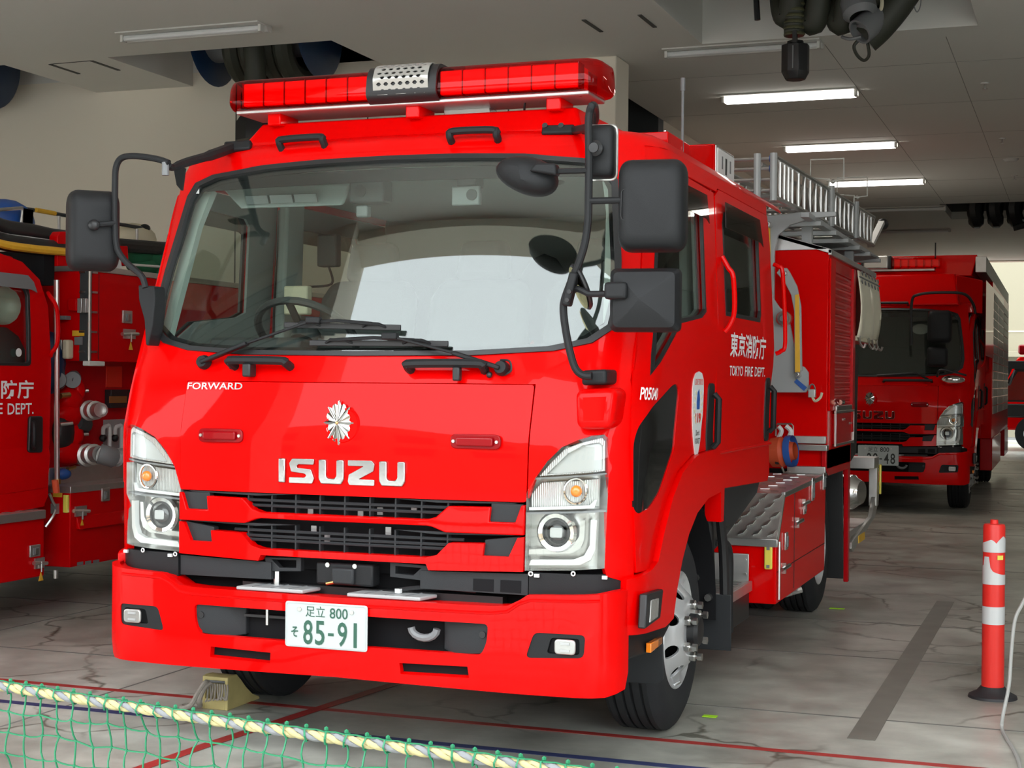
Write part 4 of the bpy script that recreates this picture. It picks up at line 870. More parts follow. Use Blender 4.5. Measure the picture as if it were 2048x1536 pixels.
# lower side around the rear wheel
MB().prism([(1.10, 4.18, .90), (1.10, 4.18, 1.02), (1.10, 5.2, 1.02), (1.10, 5.2, .12), (1.10, 5.14, .12), (1.10, 5.10, .86), (1.10, 4.30, .86)], (-.03, 0, 0)).build('rear_arch', 'red_satin', bx, .004)
MB().prism([(.62, 5.06, .15), (1.08, 5.06, .15), (1.08, 5.0, .88), (.62, 5.0, .88)], (0, .012, 0)).build('mud_flap', 'black', T1, .003); MB().box(.55, 1.09, 4.2, 5.02, .86, .90).build('arch_roof', 'black_matte', T1)
MB().prism([(1.07, 4.15, .33), (1.07, 4.22, .33), (1.07, 4.30, .86), (1.07, 4.17, .86)], (-.4, 0, 0)).build('arch_wall', 'black_matte', T1)
# pale cover lashed on the rear side, with eyelets and hooks
cov = MB(); nu, nv = 14, 8; gv = []
for i in range(nu+1):
    for j in range(nv+1):
        y = 5.22+1.06*i/nu; z = 1.72+.44*j/nv; gv.append((1.135+.012*math.sin(i*.9+.5*j)*(1-j/nv)+.02*math.sin(PI*j/nv), y, z))
cov.add(gv, [(i*(nv+1)+j, (i+1)*(nv+1)+j, (i+1)*(nv+1)+j+1, i*(nv+1)+j+1) for i in range(nu) for j in range(nv)])
cv = cov.build('side_cover', 'cloth', bx, ang=80, label='pale cover lashed to the body side'); so = cv.modifiers.new('s', 'SOLIDIFY'); so.thickness = .006
for r, z in enumerate((2.145, 2.09)):
    for k in range(6): MB().obox((1.152, 5.30+.17*k, z), (0, 1, -.4), (1, 0, 0), (0, .4, 1), .045, .006, .012).build('eyelet', 'mid_grey', cv)
MB().box(1.13, 1.15, 5.22, 6.28, 2.115, 2.122).build('cover_rail', 'mid_grey', cv)
for y in (5.28, 5.75, 5.95, 6.2): MB().tube(smooth_path([(1.14, y, 1.73), (1.145, y, 1.68), (1.17, y, 1.655), (1.18, y, 1.68)], 4), .008, 6).build('cover_hook', 'steel', cv)
MB().box(1.10, 1.13, 5.22, 6.28, 1.70, 1.73).build('cover_batten', 'beige', cv, .003)
MB().prism([(1.10, 5.26, 1.68), (1.10, 5.55, 1.60), (1.10, 5.5, .95), (1.10, 5.25, .9)], (-.05, 0, 0)).build('hose_cover', 'black', bx, .01)
# tail: aluminium frame, reel, kicked-up guard and yellow reflector
tf = MB().box(.6, 1.12, 6.30, 6.56, .80, .88).build('tail_frame', 'alu', T1, .004)
MB().box(1.06, 1.12, 6.46, 6.56, .52, .80).build('tail_post', 'alu', tf, .004); MB().box(1.12, 1.135, 6.58, 6.62, .60, .82).build('reflector', 'yellow_reflector', tf, .004)
MB().lathe([(.0, 0), (.10, .0), (.12, .02), (.12, .14), (.10, .16), (.08, .2), (0, .2)], (.90, 5.9, .66), (1, -.3, 0), 22).build('reel', 'chrome', tf)
MB().prism([(1.11, 5.22, .33), (1.11, 5.24, .37), (1.11, 6.25, .46), (1.11, 6.48, .60), (1.11, 6.66, .66), (1.11, 6.66, .55), (1.11, 6.45, .44), (1.11, 5.3, .30)], (-.03, 0, 0)).build('tail_guard', 'alu', tf, .004)
MB().box(.66, 1.09, 5.25, 6.3, .40, .44).build('tail_deck', 'alu', tf, .003); MB().box(1.105, 1.115, 5.55, 5.85, .335, .385).build('tail_marker', 'yellow', tf); MB().box(.3, .72, 5.2, 6.3, .44, .9).build('tail_body', 'black_matte', T1)
MB().box(-1.09, .3, 5.2, 6.3, .4, .9).build('tail_body', 'black_matte', T1)
# ---- ladder gantry in front of the body
def yp(pts, Y): return [Fp(x, y, Y) for x, y in pts]
gt = MB().prism(yp([(1533, 785), (1612, 785), (1617, 779), (1617, 745), (1609, 734), (1594, 729), (1588, 690), (1580, 645), (1572, 622), (1560, 616), (1548, 598), (1533, 560)], 4.10), (0, .02, 0)).build('gantry_plate', 'silver_paint', T1, .003, label='grey steel gantry plate')
MB().prism(yp([(1553, 546), (1560, 536), (1574, 536), (1580, 545), (1594, 572), (1602, 612), (1604, 742), (1589, 742), (1588, 622), (1582, 590), (1570, 566), (1562, 556)], 4.06), (0, .02, 0)).build('gantry_arm', 'silver_paint', gt, .003)
MB().prism(yp([(1590, 590), (1598, 588), (1600, 744), (1590, 744)], 4.055), (0, .008, 0)).build('arm_stripe', 'yellow', gt)
MB().prism(yp([(1528, 700), (1540, 700), (1542, 640), (1548, 600), (1549, 500), (1556, 470), (1580, 450), (1625, 436), (1672, 432), (1672, 423), (1600, 424), (1530, 432)], 4.12), (0, .03, 0)).build('gantry_bracket', 'silver_paint', gt, .003)
MB().prism(yp([(1531, 455), (1540, 455), (1543, 690), (1534, 690)], 4.11), (0, .008, 0)).build('arm_stripe', 'yellow', gt)
for x, y, r in ((1567, 637, .045), (1595, 749, .018), (1570, 547, .016), (1536, 449, .018)):
    p = Fp(x, y, 4.05); MB().lathe([(r*.45, .03), (r*.5, .012), (r*.8, .012), (r, 0), (r, -.05)], p, (0, -1, 0), 20).build('pivot', 'steel', gt); MB().lathe([(0, .02), (r*.45, .02), (r*.45, 0)], p, (0, -1, 0), 14).build('pivot_cap', 'mid_grey', gt)
MB().prism(yp([(1588, 764), (1594, 758), (1614, 775), (1608, 782)], 4.098), (0, -.002, 0)).build('label_plate', 'blue', gt)
p = Fp(1625, 785, 4.1); pk = MB().box(p.x-.022, p.x+.022, 4.07, 4.10, p.z-.03, p.z+.02).build('padlock', 'alu', gt, .004); MB().tube([p+V((.016*math.cos(a*PI/8), -.015, .02+.028*math.sin(a*PI/8))) for a in range(9)], .005, 6).build('shackle', 'steel', pk)
MB().tube(smooth_path([p+V((.0, -.02, -.02)), p+V((.02, -.03, -.05)), p+V((.05, -.03, -.03)), p+V((.06, -.03, 0))], 5), .008, 6).build('tether', 'beige', pk)
# valve with branch pipe on the deck
vv = MB().lathe([(.03, -.1), (.05, -.08), (.055, -.02), (.085, 0), (.09, .06), (.06, .10), (.05, .14)], Fp(1545, 905, 4.0), (1, -.15, .1), 20).build('outlet_valve', 'skin_orange', T1, label='orange and blue outlet valve')
MB().lathe([(.092, .03), (.094, .05), (.092, .07)], Fp(1548, 903, 4.0)+V((.05, 0, 0)), (1, -.15, .1), 20).build('valve_ring', 'blue', vv); MB().lathe([(.045, -.14), (.045, -.09), (.03, -.08)], Fp(1545, 905, 4.0), (1, -.15, .1), 16).build('valve_coupling', 'steel', vv)
for a in ([(1557, 853), (1563, 862), (1557, 876)], [(1572, 852), (1582, 864), (1572, 884), (1571, 898)]): MB().tube(smooth_path(yp(a, 4.14), 5), .014, 8).build('hose_hook', 'white', T1)
MB().tube(yp([(1552, 872), (1552, 852), (1555, 848), (1583, 848), (1586, 852), (1586, 885)], 4.17), .006, 6).build('hook_loop', 'steel', T1); MB().ball(Fp(1556, 918, 3.95), .035, .03, .035, 10, 6).build('valve_knob', 'black', vv)
MB().tube(yp([(1560, 925), (1568, 945), (1580, 943)], 3.98), .007, 6).build('valve_lever', 'steel', vv)
# ---- ladder rack on the body roof
rk = MB().box(.98, 1.03, 3.9, 7.2, 2.375, 2.405).build('ladder_rack', 'silver_paint', T1, .003)
MB().box(.30, .35, 3.9, 7.2, 2.375, 2.405).build('rack_rail', 'silver_paint', rk, .003)
for y in (4.15, 4.75, 5.3, 5.85, 6.4, 7.0): MB().box(.28, 1.06, y, y+.06, 2.35, 2.378).build('rack_beam', 'silver_paint', rk, .003)
for y in (4.3, 6.1): MB().box(.40, .46, y, y+.05, 2.28, 2.36).build('rack_leg', 'silver_paint', rk); MB().box(.92, .98, y, y+.05, 2.22, 2.36).build('rack_leg', 'silver_paint', rk)
MB().prism([(.95, 5.4, 2.37), (1.06, 6.9, 2.37), (.6, 7.1, 2.33), (.3, 6.9, 2.31), (.3, 5.4, 2.31)], (0, 0, .012)).build('rack_sheet', 'mid_grey', rk)
# the ladder itself
LD = thing('ladder', 'polished metal extension ladder with truss sides lying on the roof rack', 'ladder', (0, 3.38, 2.415))
def lz(y): return .025*y
for x, n_ in ((.92, 'outer_rail'), (.47, 'outer_rail'), (.83, 'inner_rail'), (.56, 'inner_rail')):
    for z in (.02, .245) if 'outer' in n_ else (.05, .215): MB().cyl((x, 0 if 'outer' in n_ else .08, z), (x, 4.35, z+lz(4.35)), .016, n=8).build(n_, 'alu', LD)
y = .06; k = 0
while y < 4.3:
    z = lz(y)
    for x in (.92, .47):
        MB().cyl((x, y, z+.02), (x, y, z+.245), .011, n=8).build('upright', 'alu', LD)
        if y > .7: MB().cyl((x, y, z+(.02 if k % 2 else .245)), (x, y+.21, z+(.245 if k % 2 else .02)), .007, n=6).build('brace', 'alu', LD)
    if k % 2 == 0:
        MB().cyl((.47, y, z+.03), (.92, y, z+.03), .013, n=8).build('rung', 'alu', LD)
    y += .13 if y < .5 else .21; k += 1
for z in (.06, .12, .18, .235): MB().cyl((.10, .02, z), (.92, .02, z), .010, n=8).build('end_bar', 'alu', LD)
for z in (.235, .18): MB().cyl((.895, .02, z), (.925, .02, z), .02, n=10).build('end_cap', 'blue', LD)
for x in (.92, .83): MB().cyl((x, .0, -.0), (x, .0, .262), .02, n=10).build('end_post', 'silver_paint', LD)
for y in (1.9, 3.1):
    hl = MB().tube([(.93, y, .25+lz(y)), (.93, y+.02, .31+lz(y)), (.80, y+.05, .33+lz(y)), (.80, y+.05, .45+lz(y)), (1.02, y+.05, .45+lz(y)), (1.02, y+.05, .31+lz(y)), (.93, y+.03, .30+lz(y))], .006, 6).build('guide_wire', 'lamp_body', LD)
    MB().cyl((.94, y+.05, .0+lz(y)), (.94, y+.05, .27+lz(y)), .022, n=10).build('end_post', 'silver_paint', LD); MB().ball((.95, y+.05, .30+lz(y)), .016, n=8, m=6).build('pull_knob', 'alu', LD)
MB().bar((.90, 4.3, .12), (.95, 4.62, .34), .05, .03).build('tip_arm', 'alu', LD); MB().ball((.95, 4.68, .33), .05, .07, .05, 12, 8).build('tip_roller', 'black', LD)
# ---- cab roof: fairing, light bar, sign, antenna
fa = MB(); f0 = [(-.735, .50, 2.36), (.735, .50, 2.36), (.685, .585, 2.468), (-.685, .585, 2.468)]; f1 = [(-.78, 1.25, 2.36), (.78, 1.25, 2.36), (.72, 1.15, 2.46), (-.72, 1.15, 2.46)]
fa.add(f0+f1, [(0, 1, 2, 3), (4, 7, 6, 5), (0, 4, 5, 1), (3, 2, 6, 7), (0, 3, 7, 4), (1, 5, 6, 2)]); FA_ = fa.build('roof_fairing', 'red', T1, .012, 3)
LB = MB().box(-.76, .76, .50, .72, 2.497, 2.514).build('light_bar', 'alu', T1, .006)
for x in (-.60, .02, .61): MB().prism([(x-.03, .53, 2.45), (x+.03, .53, 2.45), (x+.03, .53, 2.50), (x-.03, .53, 2.50)], (0, .16, 0)).build('bar_foot', 'red', LB, .006); 
def loft(secs):
    mb = MB(); n = len(secs[0]); mb.add([p for s_ in secs for p in s_], [(i*n+j, i*n+(j+1) % n, (i+1)*n+(j+1) % n, (i+1)*n+j) for i in range(len(secs)-1) for j in range(n)]+[tuple(range(n)), tuple(range((len(secs)-1)*n, len(secs)*n))]); return mb
def sect(x, k, y0=.62, z0=2.575, hy=.155, hz=.066): return [V((x, y0+a*k, z0+b*(.45+.55*k)-.0)) for a, b in rounded([(-hy, -hz*.6), (-hy*.75, -hz), (hy*.75, -hz), (hy, -hz*.6), (hy*.9, hz*.5), (hy*.72, hz), (-hy*.72, hz), (-hy*.92, hz*.5)], .02, 3)]
for s in (1, -1):
    cvv = loft([sect(s*x, k) for x, k in ((.15, 1), (.4, 1), (.70, 1), (.75, .97), (.78, .88), (.797, .72), (.803, .5))]).build('lens_cover', 'red_cover', LB, ang=50, label='red translucent lens')
    for k in range(6): x = s*(.20+.095*k); MB().box(x-.0468, x+.0468, .492, .62, 2.525, 2.62).build('light_module', 'light_module', cvv, .006)
    for k in range(6): x = s*(.248+.095*k); MB().box(x-.001, x+.001, .489, .56, 2.522, 2.622).build('module_gap', 'red_lens', cvv)
    MB().box(s*.44-.28, s*.44+.28, .63, .74, 2.52, 2.61).build('reflector_back', 'red_lens', cvv)
    MB().lathe([(0, .012), (.02, .008), (.025, 0)], (s*.72, .53, 2.508), (0, 0, -1), 12).build('bar_bolt', 'chrome', LB)
sk = loft([sect(x, 1, hz=.076, hy=.165, z0=2.578) for x in (-.15, -.12, .12, .15)]).build('speaker', 'black', LB, ang=40)
# perforated silver speaker face: a bent sheet with real holes
def spm(u, v):
    L = [(.52, 2.512), (.462, 2.535), (.455, 2.60), (.475, 2.64), (.50, 2.657), (.60, 2.657)]; t = v*(len(L)-1); i = min(int(t), len(L)-2); f = t-i
    a, b = L[i], L[i+1]; return V((u, a[0]+(b[0]-a[0])*f, a[1]+(b[1]-a[1])*f))
holes = []
for r in range(9):
    for c in range(7):
        u = -.093+.031*c+(.0155 if r % 2 else 0); v = .16+.082*r
        if u < .105: holes.append([(u-.011, v), (u-.004, v-.022), (u+.004, v-.022), (u+.011, v), (u+.004, v+.022), (u-.004, v+.022)])
panel('speaker_grille', [(-.118, .02), (.118, .02), (.118, .98), (-.118, .98)], spm, 'lamp_silver', sk, holes, th=.004, off=.002, step=.04, bevel=0, label='perforated silver speaker face')
MB().box(.10, .30, .66, .74, 2.47, 2.50).build('junction_box', 'lamp_silver', LB, .004); MB().tube(smooth_path([(.47, .6, 2.5), (.46, .62, 2.47), (.455, .66, 2.45)], 4), .005, 6).build('wire', 'black', LB)
rb = MB().box(.40, .78, 1.62, 2.02, 2.40, 2.53).build('roof_box', 'red', T1, .004)
for x in (.42, .6, .76): MB().cyl((x, 1.64, 2.53), (x, 1.64, 2.537), .008, n=8).build('box_bolt', 'steel', rb)
an = MB().cyl((.775, 1.9, 2.40), (.775, 1.9, 2.80), .007, n=8).build('antenna', 'mid_grey', T1); MB().cyl((.775, 1.9, 2.76), (.775, 1.9, 2.82), .011, n=8).build('antenna_tip', 'mid_grey', an); MB().cyl((.775, 1.9, 2.40), (.775, 1.9, 2.44), .02, n=10).build('antenna_base', 'black', an)
sg = MB(); q0 = [(.45, 2.19, 2.33), (.86, 2.19, 2.33), (.86, 2.19, 2.555), (.45, 2.19, 2.555)]; sg.prism(q0, (0, .42, 0)); sgn = sg.build('sign_box', 'red', T1, .004)
MB().prism([(.55, 1.75, 2.42), (.86, 2.19, 2.36), (.86, 2.19, 2.55), (.50, 2.19, 2.55)], (-.1, 0, -.02)).build('sign_wedge', 'red', sgn, .004)
MB().box(.86, .868, 2.20, 2.60, 2.40, 2.552).build('sign_frame', 'steel', sgn, .003); MB().box(.868, .872, 2.22, 2.585, 2.415, 2.54).build('sign_glass', 'white', sgn)
for k in range(3): MB().box(.872, .8735, 2.30+.09*k, 2.325+.09*k, 2.45, 2.51).build('sign_glyph', 'mid_grey', sgn)
MB().box(.872, .874, 2.38, 2.41, 2.43, 2.51).build('sign_glyph', 'plate_black', sgn)
MB().ball((.62, 1.45, 2.40), .22, .18, .07, 14, 8).build('roof_cover', 'red', T1)
# ---- grab handles on cowl and header
def handle(u0, u1, z, st=.05, r=.014, foot=None):
    pth = [cabp(u0, z, .0), cabp(u0, z, st*.8), cabp(u0+(u1-u0)*.08, z+.004, st), cabp(u1-(u1-u0)*.08, z+.004, st), cabp(u1, z, st*.8), cabp(u1, z, .0)]
    return MB().tube(smooth_path(pth, 4), r, 8).build('grab_handle', 'plastic', T1)
h = handle(-.485, -.245, 1.455, .05, .017); MB().obox(cabp(-.40, 1.43, .03), (1, 0, 0), (0, 1, 0), (0, 0, 1), .035, .05, .05).build('handle_foot', 'black', h, .006)
h = handle(.235, .505, 1.447, .05, .017); MB().obox(cabp(.42, 1.42, .035), (1, 0, 0), (0, 1, 0), (0, 0, 1), .028, .03, .05).build('handle_foot', 'black', h, .006)
handle(-.50, -.295, 2.325, .045, .015); handle(.26, .445, 2.318, .045, .015)
# ---- wipers
def wiper(pv, joint, b0, b1):
    a = cabp(*UZ(*pv), .02); j = cabp(*UZ(*joint), .05); e0 = cabp(*UZ(*b0), .022); e1 = cabp(*UZ(*b1), .022)
    w_ = MB().lathe([(.026, -.03), (.028, .0), (.022, .018), (0, .02)], a, (0, -1, .2), 16).build('wiper', 'plastic', T1)
    m1 = a.lerp(j, .42)+V((0, -.012, .006)); MB().bar(a+V((0, -.012, 0)), m1, .034, .016).build('arm_head', 'plastic', w_, .005); MB().bar(m1, j, .014, .010).build('arm', 'plastic', w_, .003)
    MB().bar(e0, e1, .010, .022).build('blade', 'black', w_, .003); d = e1-e0; mid = e0.lerp(e1, .5)
    for f, g in ((.12, .32), (.68, .88)): MB().tube([e0+d*f, e0+d*(f+.05)+V((0, -.02, .012)), e0+d*(g-.05)+V((0, -.02, .012)), e0+d*g], .006, 6).build('yoke', 'plastic', w_)
    MB().tube([e0+d*.22+V((0, -.02, .012)), mid+V((0, -.034, .02)), e0+d*.78+V((0, -.02, .012))], .007, 6).build('bridge', 'plastic', w_); MB().obox(j, d, (0, 1, 0), (0, 0, 1), .06, .03, .025).build('adapter', 'plastic', w_, .005)
wiper((413, 729), (640, 650), (575, 654), (806, 660)); wiper((1005, 741), (790, 682), (625, 690), (900, 692))
for x, y in ((466, 735), (980, 752)): MB().ball(cabp(*UZ(x, y), .01), .012, n=8, m=6).build('washer_jet', 'black', T1)
MB().tube(smooth_path([cabp(*UZ(1003, 725), .02), cabp(*UZ(1022, 730), .03), cabp(*UZ(1024, 746), .02), cabp(*UZ(1010, 752), .01)], 5), .004, 6).build('washer_hose', 'black', T1)
# ---- mirrors, picture right
def rbox(name, c, sx, sy, sz, rz, mat, parent, bev, rx=0):
    m_ = Matrix.Rotation(rz, 3, 'Z') @ Matrix.Rotation(rx, 3, 'X'); return MB().obox(c, m_ @ V((1, 0, 0)), m_ @ V((0, 1, 0)), m_ @ V((0, 0, 1)), sx, sy, sz).build(name, mat, parent, bev, 4, 60)
def shell(name, c, sx, sy, sz, rz, parent, mat='plastic'):
    """rounded mirror housing, fuller toward the front"""
    m_ = Matrix.Rotation(rz, 3, 'Z'); secs = []
    for d_, k in ((.5, .93), (.46, .985), (.30, 1.0), (-.05, .99), (-.28, .94), (-.42, .84), (-.5, .66)):
        r = .32 if k > .8 else .36
        secs.append([V(c)+m_ @ V((a*sx*k, d_*sy, b*sz*k)) for a, b in rounded([(-.5, -.5), (.5, -.5), (.5, .5), (-.5, .5)], r*.62, 6)])
    return loft(secs).build(name, mat, parent, ang=55)
Y0 = -.02
pts = [(1184, 752), (1168, 751), (1153, 740), (1143, 715), (1133, 670), (1127, 625), (1129, 600), (1141, 566), (1158, 525), (1170, 485), (1176, 440), (1177, 395), (1178, 320), (1177, 250), (1179, 225), (1184, 211)]
ms = MB().tube(smooth_path([Fp(x, y, Y0+.0002*(750-y)*0) for x, y in pts]+[Fp(1190, 216, .08), Fp(1189, 245, .20), Fp(1168, 262, .34)], 5), .0135, 10).build('mirror_stay', 'plastic', T1)
MB().prism([(x, Fp(1188, 750, .02).y, z) for x, z in ((.895, 1.398), (.985, 1.402), (.985, 1.455), (.895, 1.45))], (0, .14, 0)).build('stay_base', 'plastic', ms, .012, 3)
MB().prism([(.885, -.01, 1.245), (1.01, .0, 1.25), (1.025, .01, 1.392), (.88, -.015, 1.385)], (.0, .16, 0)).build('stay_pod', 'red', ms, .03, 4)
a, b_ = UZ(1085, 268), UZ(1150, 268); MB().bar(cabp(*a, .012), cabp(*b_, .016), .04, .03, (0, -1, .5)).build('roof_bracket', 'plastic', ms, .008); MB().bar(cabp(*b_, .016), Fp(1180, 255, .22), .03, .03).build('bracket_arm', 'plastic', ms, .008)
for x in (1092, 1124): p = cabp(*UZ(x, 266), .03); MB().cyl(p, p+V((0, -.006, .002)), .011, n=10).build('bracket_bolt', 'black', ms)
MB().bar(Fp(1150, 545, Y0-.012), Fp(1133, 612, Y0-.012), .045, .03).build('stay_clamp', 'plastic', ms, .008)
for t_ in (.25, .75): p = Fp(1150, 545, Y0-.03).lerp(Fp(1133, 612, Y0-.03), .45+.5*t_); MB().cyl(p, p+V((0, -.012, 0)), .008, n=8).build('clamp_bolt', 'black', ms)
# big flat mirror
c = Fp(1305, 411, .03); bm_ = shell('mirror_housing', c, .235, .13, .315, .15, T1); MB().cyl(Fp(1178, 402, Y0), Fp(1258, 400, -.02), .012, n=10).build('mirror_arm', 'plastic', bm_); MB().ball(Fp(1256, 400, -.02), .026, .022, .022, 10, 6).build('arm_joint', 'black', bm_)
m_ = Matrix.Rotation(.15, 3, 'Z'); MB().tube([c+m_ @ V((x, -.058, z)) for x, z in rounded([(-.10, -.055), (.06, -.055), (.06, .05), (-.10, .05)], .015, 3)], .0016, 5, closed=True).build('cover_seam', 'black', bm_); MB().prism([c+m_ @ V((x, .062, z)) for x, z in rounded([(-.10, -.14), (.10, -.14), (.10, .14), (-.10, .14)], .03)], m_ @ V((0, .004, 0))).build('mirror_glass', 'chrome', bm_)
# wide-angle mirror with a pyramidal back
c = Fp(1290, 600, .0); m_ = Matrix.Rotation(.12, 3, 'Z'); secs = []
for d_, k, ox in ((.045, .97, 0), (.03, 1, 0), (-.005, .98, 0), (-.03, .86, .0), (-.05, .45, -.0), (-.062, .06, -.01)): secs.append([c+m_ @ V((a*.243*k+ox, d_, b*.218*k)) for a, b in rounded([(-.5, -.5), (.5, -.5), (.5, .5), (-.5, .5)], .10 if k > .5 else .02, 4)])
wm = loft(secs).build('wide_mirror', 'plastic', T1, .0, ang=28); MB().box(c.x-.125, c.x-.045, c.y-.075, c.y-.02, c.z-.0, c.z+.058).build('mirror_mount', 'plastic', wm, .012, 3)
MB().tube(smooth_path([Fp(1145, 582, Y0), Fp(1155, 578, -.03), Fp(1168, 583, -.04), Fp(1182, 588, -.04), Fp(1228, 587, -.05)], 5), .011, 8).build('mirror_arm', 'plastic', wm)
# small rear-facing plate mirror at the top
c = Fp(1201, 303, .04); sm = shell('crossing_mirror', c, .102, .06, .185, .1, T1); MB().tube([c+Matrix.Rotation(.1, 3, 'Z') @ V((x, .03, z)) for x, z in rounded([(-.052, -.094), (.052, -.094), (.052, .094), (-.052, .094)], .022, 4)], .005, 6, closed=True).build('mirror_rim', 'lamp_silver', sm); MB().lathe([(.026, 0), (.028, .02), (.018, .03), (.017, .036), (0, .037)], Fp(1193, 298, .0), (0, -1, 0), 18).build('mirror_knob', 'black', sm); MB().cyl(Fp(1178, 300, Y0), Fp(1195, 299, -.01), .012, n=8).build('mirror_arm', 'plastic', sm)
# under-view mirror, a shallow pod
c = Fp(1050, 350, -.03); secs = []
for d_, k in ((.05, .92), (.035, 1), (.0, .97), (-.03, .82), (-.05, .5), (-.058, .05)): secs.append([c+V((math.cos(t_*2*PI/28)*.112*k+(.0), d_, math.sin(t_*2*PI/28)*.068*k*(1.0+.12*math.cos(t_*2*PI/28))-math.cos(t_*2*PI/28)*.022)) for t_ in range(28)])
uv = loft(secs).build('under_view_mirror', 'plastic', T1, ang=60); MB().prism([Fp(x, y, -.10) for x, y in ((1057, 342), (1070, 325), (1110, 326), (1112, 350))], (0, .05, 0)).build('mirror_mount', 'plastic', uv, .008); MB().cyl(Fp(1108, 343, -.07), Fp(1177, 341, Y0), .010, n=8).build('mirror_arm', 'plastic', uv)
# round mirror seen edge-on
c = Fp(1156, 576, .03); ax = V((-.80, -.45, -.38)).normalized(); rm = MB().lathe([(0, .004), (.04, .002), (.082, -.006), (.086, -.012), (.08, -.02), (.03, -.03), (0, -.03)], c, ax, 30).build('round_mirror', 'black', T1, ang=40); MB().lathe([(0, .010), (.04, .007), (.078, -.001)], c, ax, 28).build('mirror_glass', 'dark_mirror', rm)
# inside-cab handset and cord hanging by the pillar
MB().box(.86, .90, .36, .39, 1.72, 1.86).build('handset', 'black', T1, .008)
# ---- mirror, picture left
Yl = .03
lp = [(338, 326), (318, 319), (290, 314), (262, 312), (242, 317), (232, 335), (230, 370), (230, 430), (232, 482), (238, 505), (256, 528), (283, 552), (291, 575)]
ls = MB().tube(smooth_path([Fp(x, y, Yl) for x, y in lp], 5), .0125, 10).build('mirror_stay', 'plastic', T1)
MB().bar(cabp(*UZ(505, 296), .01), cabp(*UZ(455, 308), .03), .045, .03, (0, -1, .5)).build('roof_bracket', 'plastic', ls, .008); MB().tube(smooth_path([cabp(*UZ(470, 303), .02), Fp(420, 311, .30), Fp(375, 324, .18), Fp(345, 335, .09), Fp(336, 330, .04)], 5), [.022]*6+[.018]*8+[.014]*7, 8).build('bracket_arm', 'plastic', ls)
MB().prism([Fp(345, 332, .1), Fp(368, 335, .15), Fp(362, 382, .22), Fp(352, 370, .18)], (0, .02, 0)).build('bracket_gusset', 'black', ls, .004); p = Fp(331, 335, .03); MB().cyl(p+V((0, 0, -.03)), p+V((0, 0, .02)), .014, n=10).build('swivel', 'mid_grey', ls)
MB().prism([Fp(x, y, .10) for x, y in ((276, 570), (308, 572), (310, 600), (305, 650), (296, 692), (291, 690), (288, 640), (277, 600))], (0, .08, 0)).build('lower_bracket', 'plastic', ls, .01, 3)
c = Fp(187, 461, .04); lm = shell('mirror_housing', c, .20, .13, .315, .75, T1); MB().cyl(Fp(231, 446, Yl), Fp(188, 450, -.03), .012, n=10).build('mirror_arm', 'plastic', lm); MB().ball(Fp(188, 450, -.03), .026, .02, .022, 10, 6).build('arm_joint', 'black', lm)
m_ = Matrix.Rotation(.75, 3, 'Z'); MB().prism([c+m_ @ V((x, .062, z)) for x, z in rounded([(-.09, -.14), (.09, -.14), (.09, .14), (-.09, .14)], .03)], m_ @ V((0, .004, 0))).build('mirror_glass', 'chrome', lm)
# ---- lettering and badges on the doors
def side_text(s_, ya, yb, za, zb, bold, name='door_lettering', mat='lettering', parent=T1): return text(name, s_, (0, 0, 0), (0, 1, 0), (0, 0, 1), 1, 1, mat, parent, .002, bold, fit=lambda a, b: cabp(*sideuz(ya+(yb-ya)*a, za+(zb-za)*b), .0085))
side_text('東京消防庁', 1.545, 2.345, 1.525, 1.635, .02); [side_text(t_, 1.555+.8*a, 1.555+.8*b, 1.443, 1.488, .012) for t_, a, b in (('TOKYO', 0, .355), ('FIRE', .41, .635), ('DEPT.', .69, 1))]; text('door_lettering', 'P05040', (0, 0, 0), (0, 1, 0), (0, 0, 1), 1, 1, 'lettering', T1, .002, .015, fit=lambda a, b: cabp(1.088+.135*a, 1.347+.045*b, .0165))
yc, zc = .99, 1.285; sh = [(0, -.20), (.055, -.11), (.088, .0), (.095, .10), (.085, .14), (.05, .165), (0, .172), (-.05, .165), (-.085, .14), (-.095, .10), (-.088, .0), (-.055, -.11)]
bd = panel('shield_badge', [sideuz(yc+a, zc+b) for a, b in sh], cabmap, 'white', T1, th=.003, off=.009, step=.06, bevel=0, label='white shield sticker reading LOVE TOKYO')
side_text('LOVE TOKYO', yc-.07, yc+.07, zc+.118, zc+.142, .01, 'badge_lettering', 'red_orange', bd).location = (.003, 0, 0)
side_text('119', yc-.045, yc+.045, zc-.035, zc+.005, .02, 'badge_lettering', 'red_orange', bd).location = (.003, 0, 0)
side_text("Don't", yc-.03, yc+.03, zc-.085, zc-.062, .01, 'badge_lettering', 'plate_black', bd).location = (.003, 0, 0); side_text('FORGET', yc-.04, yc+.04, zc-.118, zc-.096, .01, 'badge_lettering', 'plate_black', bd).location = (.003, 0, 0)
panel('badge_drop', [sideuz(yc+a, zc+b) for a, b in ((-.02, .02), (.022, .02), (.026, .06), (.01, .10), (-.012, .09), (-.024, .05))], cabmap, 'blue', bd, th=.001, off=.0105, step=.05, bevel=0)
for s in (-1, 1):
    for k in range(6): a = -.9+.35*k; MB().obox(cabp(*sideuz(yc+s*.062*math.cos(a), zc+.03+.075*math.sin(a)), .0105), (0, 1, .6*s), (1, 0, 0), (0, -.6*s, 1), .022, .002, .008).build('laurel_leaf', 'beige', bd)
# ================================================================== the engine standing to the left
def rebase(root, loc):
    loc = V(loc)
    for c in root.children: c.location = V(c.location)-loc
    root.location = loc
T2 = thing('fire_engine', 'older red fire engine cut off by the left edge, with a pump panel', 'fire engine')
XS = -3.1
def sp(x, y, d=0): return Sp(x, y, XS+d)
def spl(pts, d=0): return [sp(x, y, d) for x, y in pts]
